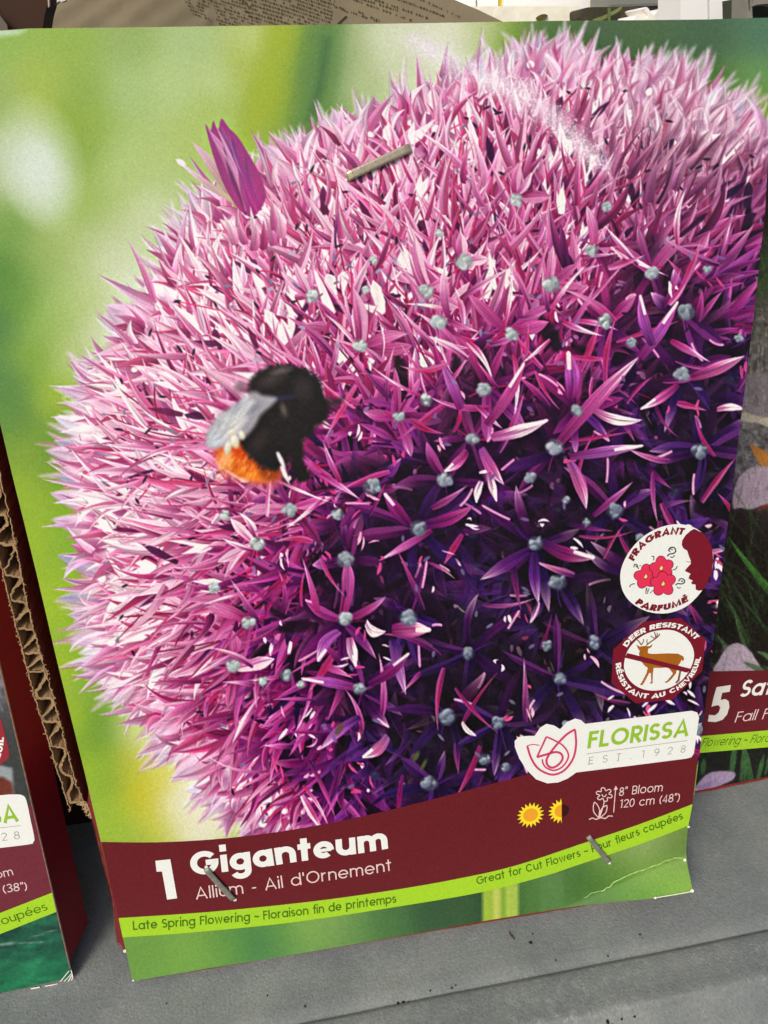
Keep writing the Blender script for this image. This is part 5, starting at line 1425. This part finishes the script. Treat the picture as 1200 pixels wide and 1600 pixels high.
# ======================================================== package at right ==
a_, b_ = floor_pt(1086, 1236, .0030), floor_pt(1200, 1213.5, .0030)
exR = _n(b_ - a_); nr_h = np.array([-exR[1], exR[0], 0])
lr = R(11); eyR = nr_h * math.sin(lr) + Zup * math.cos(lr)
uoff = .018
right = Face(a_ - exR * uoff, exR, eyR)
rp = empty('bulb_package', tuple(a_ - exR * uoff), 'half hidden bulb package at the right with a 5 and lilac crocus petals', 'bulb package')
WR, HR = .15, .205
T_, B_, L_, R_ = rect_px(right, WR, HR)
card_body(right, coons(T_, B_, L_, R_, 20, 24), 'front_card', rp)
def right_picture(rng):
    cv = Canvas(900, 120, 2100, 1300)
    W = lambda: rng.random()
    field_fill(cv, [(1195,260,34,18,14),(1195,330,40,26,18),(1195,400,46,58,34),(1190,450,52,66,36),(1180,520,98,96,88),(1195,480,92,86,78),(1180,560,104,98,92),(1190,620,120,112,112),(1160,640,120,114,114),(1170,700,96,94,94),(1195,740,92,84,84),(1150,720,88,86,88),
        (1150,790,40,34,34),(1150,830,28,24,20),(1190,900,30,26,20),(1140,950,26,24,18),(1180,1000,30,26,20),(1120,1030,34,30,26),(1100,1000,24,24,18),(1140,1200,22,22,18),(1190,1200,24,24,20),(1400,500,100,100,92),(1400,900,40,40,30),(1600,700,90,90,88),(1700,1000,30,30,26),(1100,560,90,90,84),(1500,1200,26,26,22),(1050,900,26,24,20)], step=6)
    nz = vnoise(cv, 3, rng) * .5 + vnoise(cv, 7, rng) * .5
    yy = np.arange(cv.h)[:, None, None] + cv.y0
    st = smooth(450, 490, yy) * (1 - smooth(760, 800, yy))
    cv.img[:] = np.clip(cv.img * (1 + st * (nz - .5) * 1.1), 0, 1)
    for _ in range(260):   # cracks in the stone, running down
        x, y = rng.uniform(1120, 1500), rng.uniform(470, 600); line(cv, x, y, x + rng.normal(-4, 3), y + 20 + 40 * W(), 1.4, C255(50, 46, 44), soft=1.4, alpha=.5)
    poly(cv, [(1140, 588), (1180, 582), (1260, 584), (1400, 580), (1400, 650), (1260, 652), (1200, 656), (1158, 650)], C255(126, 116, 120), soft=4, alpha=.7)
    for _ in range(160):
        x, y = rng.uniform(1150, 1400), rng.uniform(590, 640); line(cv, x, y, x + 1, y + 16, 1.2, C255(86, 80, 84), soft=1.4, alpha=.4)
    poly(cv, [(1150, 640), (1170, 646), (1190, 652), (1300, 648), (1300, 662), (1200, 666), (1180, 660), (1155, 658)], C255(172, 164, 146), soft=2)
    for _ in range(40):
        x = rng.uniform(1150, 1210); y = rng.uniform(380, 470); line(cv, x, y, x + rng.normal(0, 12), y - 26, 3, C255(70, 96, 44), soft=2.5, alpha=.5)
    petal(cv, 1215, 738, 1172, 694, 22, C255(140,92,40), C255(170,110,48), C255(150,96,44), soft=2)
    petal(cv, 1220, 735, 1170, 694, 12, C255(190,130,60), C255(176,116,50), C255(150,96,44), soft=3, alpha=.7)
    petal(cv, 1230, 770, 1180, 800, 10, C255(150,60,40), C255(130,50,34), C255(90,40,28), soft=2)
    poly(cv, spline([(1146, 794), (1146, 770), (1156, 744), (1176, 730), (1192, 729), (1220, 736), (1230, 780), (1196, 788), (1172, 796), (1158, 793)], True, 5), C255(160, 142, 156), soft=2)
    for _ in range(90):
        x, y = rng.uniform(1150, 1215), rng.uniform(736, 784); line(cv, x, y, x + rng.normal(0, 2), y - 14, 1.6, C255(168, 152, 162) if W() < .5 else C255(98, 84, 94), soft=1.5, alpha=.3)
    for (x0, y0, x1, y1, w, c, al) in ((1240,955,1138,838,9,(64,120,44),1),(1260,1000,1150,860,6,(54,92,44),.8),(1172,1010,1128,925,5,(60,86,50),.9),(1182,1045,1146,946,6,(66,90,54),.9),(1205,1000,1168,900,4,(40,62,36),.8),(1150,1040,1118,990,7,(70,92,60),.9),
            (1215,1050,1182,1018,9,(78,104,70),1),(1235,1060,1190,1040,7,(60,84,56),.9),(1105,1035,1150,1046,8,(56,78,50),.9),(1196,960,1176,870,3,(46,66,40),.6),(1130,900,1170,990,3,(44,60,36),.6),(1210,900,1150,980,3,(40,56,34),.5),(1225,1010,1140,905,3,(50,74,42),.7)):
        petal(cv, x0, y0, x1, y1, w, C255(*c) * .7, C255(*c), C255(*c) * 1.15, bend=rng.normal(0, 5), soft=1.8, alpha=al, peak=.5, base=.7)
    for _ in range(260):
        x, y = rng.uniform(1100, 1600), rng.uniform(830, 1040); a = rng.normal(-1.9, .4); L = 40 + 70 * W()
        line(cv, x, y, x + L * math.cos(a), y + L * math.sin(a), 2 + 2 * W(), C255(56, 76, 44) if W() < .7 else C255(80, 72, 60), soft=2.4, alpha=.35)
    poly(cv, spline([(1118, 1052), (1124, 1030), (1136, 1012), (1150, 1005), (1164, 1010), (1178, 1026), (1186, 1052)], True, 5), C255(176, 158, 172), soft=2)
    for _ in range(70):
        x, y = rng.uniform(1126, 1178), rng.uniform(1018, 1050); line(cv, x, y, x * .8 + 1152 * .2, y - 12, 1.5, C255(182, 166, 178) if W() < .6 else C255(110, 94, 112), soft=1.5, alpha=.3)
    petal(cv, 1196, 1050, 1160, 1034, 9, C255(66,86,58), C255(84,104,74), C255(60,80,54), soft=2)
    for x, y, dx, dy, w in ((1098,1210,2,-26,8),(1142,1215,8,-60,9),(1158,1222,6,-66,6),(1164,1222,-4,-62,5),(1174,1222,-14,-64,11),(1184,1218,10,-40,7),(1196,1210,8,-40,4),(1230,1210,-4,-60,8)):
        petal(cv, x, y, x + dx, y + dy, w, C255(44,74,40), C255(58,96,52), C255(50,80,50), soft=1.8, peak=.5, base=.8)
    poly(cv, spline([(1084, 1236), (1094, 1220), (1108, 1208), (1126, 1205), (1148, 1207), (1145, 1218), (1128, 1226), (1100, 1238)], True, 5), C255(164, 142, 172), soft=1.8)
    petal(cv, 1090, 1232, 1142, 1216, 10, C255(120,94,140), C255(142,116,156), C255(170,150,178), soft=4, alpha=.7)
    for _ in range(60):     # lilac crocus beyond the frame
        x, y = rng.normal(1480, 60), rng.normal(800, 90); a = rng.random() * 6.28
        petal(cv, x, y, x + 80 * math.cos(a), y + 80 * math.sin(a), 46, C255(130,100,150), C255(160,130,176), C255(186,166,196), soft=3)
    grain(cv, rng, .05)
    return cv
ra = right_picture(rng)
Q = coons(T_, B_, L_, R_, 520, 560)
fast_grid('printed_picture', right.px(Q[..., 0], Q[..., 1], 3e-5), sample(ra.img, Q[..., 0] - ra.x0, Q[..., 1] - ra.y0), M_print, rp)
XA, XB = 1040, 1330
def ln(x0, y0, x1, y1): return [ext((x0, y0), (x1, y1), XA), (x0, y0), (x1, y1), ext((x0, y0), (x1, y1), XB)]
bt = ln(1111, 1049, 1200, 1047.2); s0 = ln(1098, 1150, 1200, 1141); s1_ = ln(1093, 1176.5, 1200, 1167.5)
mb = MB(); strip(mb, right, bt, s0, 30, 8, 6e-5); rband = mb.build('title_band', M_maroon_right, rp)
mb = MB(); strip(mb, right, s0, s1_, 30, 4, 8e-5); rstripe = mb.build('season_stripe', M_lime, rp)
z6 = lambda p: zoomed(p, 4.213, 1040, 860)
mb = MB(); fill(mb, right, spline(z6([(336, 900), (430, 886)]), k=1).tolist() + z6([(422, 930), (372, 938), (362, 985), (392, 978), (415, 992), (420, 1030), (405, 1080), (375, 1115), (330, 1130), (278, 1126), (286, 1082), (325, 1086), (350, 1066), (360, 1035), (348, 1018), (318, 1024), (302, 1030), (318, 960)]).tolist(), LET)
mb.build('numeral', mat('dull_white_ink', rgb(236, 230, 220), .45, .25), rband)
mb = MB(); write(mb, right, 'Saffron', [(1154.5, 1089.5), (1180, 1087), (1266, 1079)], 25, .17, LET, shear=.12); mb.build('title_lettering', M_white, rband)
mb = MB(); write(mb, right, 'Fall Flowering', [(1147.5, 1129), (1200, 1122.6), (1292, 1111)], 15.5, .10, LET, shear=.14); mb.build('subtitle_lettering', M_pale, rband)
mb = MB(); write(mb, right, 'Flowering ~ Floraison', [(1095, 1167), (1150, 1163.3), (1200, 1159.2), (1226, 1157)], 12.6, .11, LET, shear=.14); mb.build('season_lettering', M_dkgreen, rstripe)
# maroon board showing under it
RB = Face(right.P0 - right.n * .0012, exR, eyR)
pb = [(1040, 1248), (1085, 1239.5), (1110, 1236), (1150, 1227.5), (1200, 1217), (1330, 1190), (1330, 1170), (1040, 1220)]
rb = slab(RB, pb, .001, 'backing_board', M_boxred, rp)
mb = MB(); ribbon_px(mb, RB, [(1085, 1238.7), (1110, 1235), (1150, 1226.5), (1200, 1216)], 1.6, 6e-5); mb.build('torn_edge', M_redfray, rb)
o1 = right.P0 - right.n * .0024
q = lambda u, v: o1 + right.ex * u + right.ey * v
prism([q(.004, .004), q(WR - .004, .004), q(WR - .004, HR - .003), q(.004, HR - .003)], np.array([0, .02, 0]), M_boxdark, 'box_body', rp)

# ============================================== corrugated cardboard panel ==
CP = Face(np.array([0, 0, .0006]) - front.n * .0022, (1, 0, 0), ey_main)
LB = [(-78, 545), (-5, 858), (9, 920), (49, 1076), (94, 1220), (109, 1266)]
RBd = [(-46, 540), (0, 740), (20, 828), (38, 920), (54, 988), (80, 1076), (118, 1220), (132.5, 1258)]
nL = 150
Lp_, Rp_ = resample(LB, nL), resample(RBd, nL)
Lp_ += rng.normal(0, .5, Lp_.shape); Rp_ += rng.normal(0, .7, Rp_.shape)
corr = empty('cardboard_panel', tuple(CP.px(112., 1264.)), 'torn corrugated cardboard panel standing edge-on left of the allium package', 'cardboard')
deep = np.array([.0, .05, .0])
def sheet(px_line, d0, d1, th, material, name, jit=0.0):
    P = CP.px(px_line[:, 0], px_line[:, 1], 0)
    w = CP.ex * th
    j = np.stack([np.zeros(len(P)), rng.normal(0, jit, len(P)), np.zeros(len(P))], 1)
    A_, B_ = P + j, P + deep
    m_ = MB(); m_.grid(np.stack([A_, B_])); m_.grid(np.stack([A_ + w, B_ + w])); m_.grid(np.stack([A_, A_ + w]))
    m_.grid(np.stack([np.stack([A_[-1], B_[-1]]), np.stack([A_[-1] + w, B_[-1] + w])]))
    return m_.build(name, material, corr)
sheet(Lp_, 0, 0, .00022, M_kraft, 'liner', .00012)
sheet(Rp_, 0, 0, -.00020, M_kraft, 'liner', .00012)
mb = MB(); P = CP.px(Rp_[:, 0] + .5, Rp_[:, 1], 0); P = P + np.array([.00003, .0003, 0]); mb.grid(np.stack([P, P + deep])); mb.build('printed_liner', M_kraftdark, corr)
LOW = np.array([(100, 1150), (118, 1220), (132, 1258), (150, 1330), (166, 1395), (185, 1474)], float)  # added dark sheet below the panel, standing in for shade in the gap
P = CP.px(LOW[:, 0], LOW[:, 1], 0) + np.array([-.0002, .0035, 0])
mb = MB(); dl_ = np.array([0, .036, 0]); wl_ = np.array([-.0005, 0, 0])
mb.grid(np.stack([P, P + dl_])); mb.grid(np.stack([P + wl_, P + dl_ + wl_])); mb.grid(np.stack([P, P + wl_])); mb.build('gap_shade_sheet', mat('gap_shade_dark', rgb(62, 22, 22), .7, .2, vary=.15, vscale=300), corr)
# fluting
per = 43.0; tt = np.linspace(0, 1, 700)
Lf, Rf = resample(LB, 700), resample(RBd, 700)
dl = np.r_[0, np.cumsum(np.hypot(*(Rf[1:] - Rf[:-1]).T))]
wk_ = np.cumsum(rng.normal(0, .10, 700)); wk_ -= np.linspace(0, wk_[-1], 700)
ph = dl / per * 2 * np.pi + .9 * np.sin(dl / 97.) + .5 * np.sin(dl / 41.) + wk_
wv = .5 + (.38 + .07 * np.sin(dl / 61.) + .05 * np.sin(dl / 23.)) * np.clip(1.45 * np.sin(ph + .35 * np.sin(ph)), -1, 1)
Fx = Lf * (1 - wv[:, None]) + Rf * wv[:, None]
Fx += np.stack([rng.normal(0, .35, 700), rng.normal(0, .35, 700)], 1)
P = CP.px(Fx[:, 0], Fx[:, 1], 0) + np.stack([np.zeros(700), .0002 + .0003 * np.sin(dl / 9.) ** 2 + rng.normal(0, .00008, 700), np.zeros(700)], 1)
mb = MB(); mb.grid(np.stack([P, P + deep * .8]))
# visible thickness of the fluted paper
a2, b2 = outline2d(Fx, 3.2 + 1.2 * np.sin(dl / 13.) * np.sin(dl / 31.))
mb.grid(np.stack([CP.px(a2[:, 0], a2[:, 1], 0) + np.array([0, .00015, 0]), CP.px(b2[:, 0], b2[:, 1], 0) + np.array([0, .00015, 0])]))
mb.build('fluting', M_kraft, corr)
mb = MB()
for _ in range(330):
    i = rng.integers(60, nL); src = (Lp_ if rng.random() < .45 else Rp_)[i]
    a = rng.random() * 6.28; L = 1 + 3.2 * rng.random()
    p1 = src + np.array([math.cos(a), math.sin(a)]) * L; pm = (src + p1) / 2 + rng.normal(0, 1, 2)
    off = rng.uniform(-.0001, .0005); ribbon_px(mb, CP, [src, pm, p1], np.array([.9, .8, .35]) * (.7 + .6 * rng.random()), off)
for src in ([128, 1255], [133, 1258], [137, 1262], [142, 1268], [146, 1272]):
    for _ in range(9):
        a = rng.uniform(-.3, 2.6); L = 4 + 7 * rng.random(); s0_ = np.array(src, float) + rng.normal(0, 2, 2)
        ribbon_px(mb, CP, [s0_, s0_ + np.array([math.cos(a), math.sin(a)]) * L * .6, s0_ + np.array([math.cos(a + .3), math.sin(a + .3)]) * L], np.array([2.2, 1.8, .7]), rng.uniform(0, .0006))
mb.build('torn_fibres', M_fray, corr)
# ====================================================== behind the packages ==
top_y = float(front.px(600., 36.)[1])
def vface(dist):
    return Face((0, top_y + dist, 0), (1, 0, 0), (0, 0, 1.0))
def yb(face):          # image height of the shelf at that distance, so that things stand on it
    return float(project(np.array([.1, face.P0[1], Z_SHELF + .0004]))[1])
# crumpled newspaper
NF = Face((0, top_y + .018, 0), (1, 0, 0), _n(np.array([0, .35, 1.0])))
NEWS_T = [(66, -70), (200, -80), (400, -80), (600, -60), (700, -6), (745, 14), (790, 37)]
NEWS_B = [(46, 110), (200, 115), (400, 115), (600, 115), (700, 112), (760, 108), (796, 100)]
nu, nv = 120, 40
T, Bt = resample(NEWS_T, nu), resample(NEWS_B, nu); tv = np.linspace(0, 1, nv)[:, None, None]
Q = T[None] * (1 - tv) + Bt[None] * tv
def news_off(x, y):
    h = .0007 * np.sin(x * .009 + y * .012) + .0005 * np.sin(x * .031 - y * .03 + 1)
    h += np.where(x < 330, .0009 * np.abs(np.mod((x + 1.4 * y) / 62., 1) - .5) + .0006 * np.abs(np.mod((x - 2.1 * y) / 85., 1) - .5), 0)
    return h
P = NF.px(Q[..., 0], Q[..., 1], 0) + NF.n * news_off(Q[..., 0], Q[..., 1])[..., None]
news = empty('newspaper', tuple(P[-1, 60]), 'crumpled brownish newsprint sheet with small type behind the allium package', 'newspaper')
M_news = mat('newsprint', rgb(128, 117, 94), .9, .1, vary=.10, vscale=70, bump=.3, bscale=700)
mb = MB(); mb.grid(P); mb.grid((P - NF.n * .0003)[:, ::-1]); mb.build('sheet', M_news, news, smooth=True)
mb = MB()
def type_line(x0, y0, x1, y1, hgt, dens):
    n = int(abs(x1 - x0) / 2.2); x = 0.0
    ang = math.atan2(y1 - y0, x1 - x0); L = math.hypot(x1 - x0, y1 - y0)
    while x < L:
        w = rng.uniform(1.2, 5.0)
        if rng.random() < dens:
            for k in range(max(1, int(w / 1.3))):
                cx, cy = x0 + (x + k * 1.3) * math.cos(ang), y0 + (x + k * 1.3) * math.sin(ang)
                hh = hgt * rng.uniform(.55, 1.0); qx = np.array([cx, cx + 1.0, cx + 1.0 + hh * .3, cx + hh * .3]); qy = np.array([cy, cy + .3, cy - hh, cy - hh - .3])
                mb.add(NF.px(qx, qy, 0) + NF.n * (news_off(qx, qy) + .00025)[:, None], [(0, 1, 2, 3)])
        x += w + 1.4
for i in range(12):      # right of the fold: a column running down to the right
    x0, y0 = 352 + 8 * i * .4, -52 + i * 7.0
    type_line(x0, y0, x0 + 170 - i * 4.0, y0 + 52 - i * 1.2, 3.0, .86)
for i in range(11):      # finer column left of it
    x0, y0 = 262 + i * 4, -38 + i * 6.2
    type_line(x0, y0, x0 + 120, y0 + 36, 2.4, .62)
for x0, y0, x1, y1 in ((505, 1, 545, 18), (530, 10, 590, 34), (552, -2, 640, 34), (575, -4, 668, 32), (620, 0, 700, 31), (560, 17, 592, 33), (655, 0, 716, 28), (548, -8, 620, 18)):
    type_line(x0, y0, x1, y1, 3.0, .7)
mb.build('printed_type', mat('news_ink', rgb(74, 64, 46), .9, .1), news)
mb = MB(); qx = np.array([527., 529.5, 543., 540.5]); qy = np.array([35., 36., 23., 22.]); mb.add(NF.px(qx, qy, 0) + NF.n * (news_off(qx, qy) + .0003)[:, None], [(0, 1, 2, 3)]); mb.build('column_rule', mat('news_rule', rgb(70, 60, 46), .9, .1), news)

# dark box at the far left with its paper edge
def solid(face, pts, thick, name, m_, label, catg, parent=None, group=None):
    if parent is None:
        P = np.array(pts, float); W = face.px(P[:, 0], P[:, 1], 0)
        e = empty(name, (float(W[:, 0].mean()), float(W[:, 1].mean()), float(W[:, 2].min())), label, catg, group)
        return e
DF = vface(.006)
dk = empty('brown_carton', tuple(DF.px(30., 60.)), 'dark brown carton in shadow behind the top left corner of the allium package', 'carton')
_fl = project(np.array([[-.012, DF.P0[1], .0008], [-.16, DF.P0[1], .0008]]))  # carton wall extended down to the shelf to block light behind the gap
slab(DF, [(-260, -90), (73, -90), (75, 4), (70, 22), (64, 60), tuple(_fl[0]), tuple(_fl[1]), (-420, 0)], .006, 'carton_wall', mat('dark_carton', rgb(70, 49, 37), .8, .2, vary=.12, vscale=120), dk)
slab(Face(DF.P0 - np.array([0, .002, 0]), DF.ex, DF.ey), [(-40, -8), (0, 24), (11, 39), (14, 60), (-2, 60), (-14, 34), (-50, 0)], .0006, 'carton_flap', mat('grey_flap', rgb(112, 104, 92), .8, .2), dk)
slab(Face(DF.P0 - np.array([0, .001, 0]), DF.ex, DF.ey), [(73, -40), (77, -40), (77, 10), (75, 12)], .0006, 'carton_edge', mat('pale_edge', rgb(196, 176, 168), .8, .2), dk)
SF = vface(.026)
mb = MB()
sc_ = slab(SF, [(76, -30), (108, -30), (102, 1), (96, 3), (92, 1.5), (86, 7), (80, 8), (77, 4)], .0015, 'paper_scrap', mat('white_scrap', rgb(244, 240, 230), .9, .1), None)
tag(sc_, 'small ragged scrap of white paper at the top beside the dark brown carton', 'paper scrap')

# bright slatted boards further back
M_slat = mat('white_paint', rgb(252, 251, 248), .6, .3, vary=.02, vscale=30)
M_gap = mat('yellow_strip', rgb(232, 214, 60), .6, .3, vary=.1, vscale=60)
M_stone = mat('pale_stone', rgb(246, 242, 222), .9, .2, vary=.08, vscale=160, bump=1.0, bscale=240)
def board(face, x0, x1, y0, y1, th, name, m_, parent):
    return slab(face, [(x0, y0), (x1, y0), (x1 + 2, y1), (x0 + 2, y1)], th, name, m_, parent)
BF = vface(.34)
_ = None
ra_ = empty('slatted_board', tuple(BF.px(800., 10.)), 'white painted slatted board with thin yellow strips behind the newspaper tip', 'board')
for x0, x1 in ((640, 743), (746, 778), (787, 922), (931, 958)): board(BF, x0, x1, -120, yb(BF), .02, 'slat', M_slat, ra_)
for x0, x1 in ((778.5, 786.5), (922.5, 930.5)): board(Face(BF.P0 + np.array([0, .004, 0]), BF.ex, BF.ey), x0, x1, -120, yb(BF), .012, 'yellow_strip', M_gap, ra_)
BF2 = vface(.20)
rb_ = empty('slatted_board', tuple(BF2.px(1120., 20.)), 'white painted board with narrow yellow strips at the top right beside the grey tub', 'board')
for x0, x1 in ((1063, 1105.5), (1108.5, 1143.5), (1149.5, 1178)): board(BF2, x0, x1, -120, yb(BF2), .02, 'slat', M_slat, rb_)
for x0, x1 in ((1106, 1108), (1144, 1149)): board(Face(BF2.P0 + np.array([0, .004, 0]), BF2.ex, BF2.ey), x0, x1, -120, yb(BF2), .012, 'yellow_strip', M_gap, rb_)
LF = vface(.27)
st_ = slab(LF, [(560, 10.5), (700, 10), (800, 9.5), (905, 10), (912, 14), (908, 22), (914, 31), (914, yb(LF)), (560, yb(LF))], .05, 'stone_block', M_stone, None)
lfq = slab(Face(LF.P0 - np.array([0, .0012, 0]), LF.ex, LF.ey), spline([(838, 28), (845, 23), (852, 22), (856, 25), (850, 30), (842, 32)], True, 3), .0008, 'dead_leaf', mat('dead_leaf', rgb(92, 84, 40), .8, .2, vary=.2, vscale=200), st_)
tag(st_, 'pale cream rough stone block below the slatted board, behind the newspaper tip', 'stone block')
GF = vface(.30)
gt = empty('grey_tub', tuple(GF.px(1005., 20.)), 'grey plastic tub rim standing behind the top right of the allium package', 'tub')
slab(GF, [(958, -90), (1064, -90), (1064, 8), (1052, 12), (1040, yb(GF)), (982, yb(GF)), (958, 10)], .03, 'tub_wall', mat('grey_plastic', rgb(132, 132, 124), .6, .3, vary=.06, vscale=40), gt)
slab(Face(GF.P0 - np.array([0, .004, 0]), GF.ex, GF.ey), [(956, 7), (1064, 4), (1064, 8), (956, 11)], .004, 'tub_rim', mat('grey_rim', rgb(112, 112, 106), .6, .3), gt)
KF = vface(.255)
dp = empty('plant_pot', tuple(KF.px(955., 30.)), 'dark pot with a green leaf blade lying across it, below the grey tub', 'plant pot')
slab(KF, spline([(912, 13), (940, 11), (980, 10.5), (1001, 12), (1008, 20), (1012, 31), (1008, 90), (1000, yb(KF) - 60), (996, yb(KF)), (930, yb(KF)), (926, yb(KF) - 60), (914, 90), (908, 28)], True, 3), .03, 'pot_wall', mat('dark_pot', rgb(66, 62, 46), .7, .3, vary=.35, vscale=90), dp)
lfb = slab(Face(KF.P0 - np.array([0, .003, 0]), KF.ex, KF.ey), spline([(926, 31), (944, 24), (962, 15), (972, 10), (968, 17), (950, 27), (936, 33)], True, 3), .0006, 'leaf_blade', mat('leaf_green', rgb(120, 128, 72), .6, .3, vary=.2, vscale=200), dp)
slab(Face(KF.P0 - np.array([0, .0035, 0]), KF.ex, KF.ey), [(950, 12), (954, 12), (954, 34), (950, 34)], .0006, 'stem', mat('stem_green', rgb(96, 110, 66), .6, .3), dp)
WF = vface(.235)
wb = slab(WF, spline([(992, 30), (1000, 27), (1010, 28), (1013, 24), (1006, 14), (1011, 11), (1018, 20), (1022, 24), (1030, 15), (1044, 12), (1070, 13), (1092, 16), (1102, 23), (1108, 31), (1122, 100), (1134, yb(WF) - 60), (1122, yb(WF)), (1010, yb(WF)), (990, yb(WF) - 60), (984, 100)], True, 3), .04, 'white_bag', mat('white_sack', rgb(250, 246, 238), .8, .2, vary=.04, vscale=50, bump=.6, bscale=90), None)
tag(wb, 'white lumpy bag lying between the dark pot and the white board at the top right', 'bag')
TF = vface(.16)
gp = empty('grey_pipe', tuple(TF.px(1180., 20.)), 'grey metal bracket with a rounded corner at the far top right', 'bracket')
slab(TF, spline([(1176, 31), (1172, 18), (1176, 10), (1186, 7), (1215, 5), (1260, 4), (1260, -80), (1182, -80), (1180, -10), (1170, 20), (1166, 31), (1166, yb(TF) - 30), (1166, yb(TF)), (1176, yb(TF)), (1176, yb(TF) - 30)], True, 2), .01, 'bracket_frame', mat('grey_bracket', rgb(140, 138, 126), .5, .4, vary=.08, vscale=60), gp)
slab(Face(TF.P0 + np.array([0, .02, 0]), TF.ex, TF.ey), [(1150, -2), (1300, -4), (1300, yb(TF) - 20), (1160, yb(TF) - 20)], .01, 'bracket_web', mat('dark_web', rgb(58, 62, 48), .6, .3, vary=.3, vscale=120), gp)
# peach card standing in for lit background seen through the gap left of the allium package
PF = Face((0, .040, 0), (1, 0, 0), (0, 0, 1.0))
ps = slab(PF, [(158, 1340), (172, 1350), (176, 1372), (153, 1371), (153, 1366)], .0004, 'paper_scrap', mat('peach_light_spot', rgb(240, 204, 170), .9, .1), None)  # added card standing in for lit background, not a paper scrap
tag(ps, 'tiny peach card standing in for lit background in the dark gap left of the allium package', 'paper scrap')
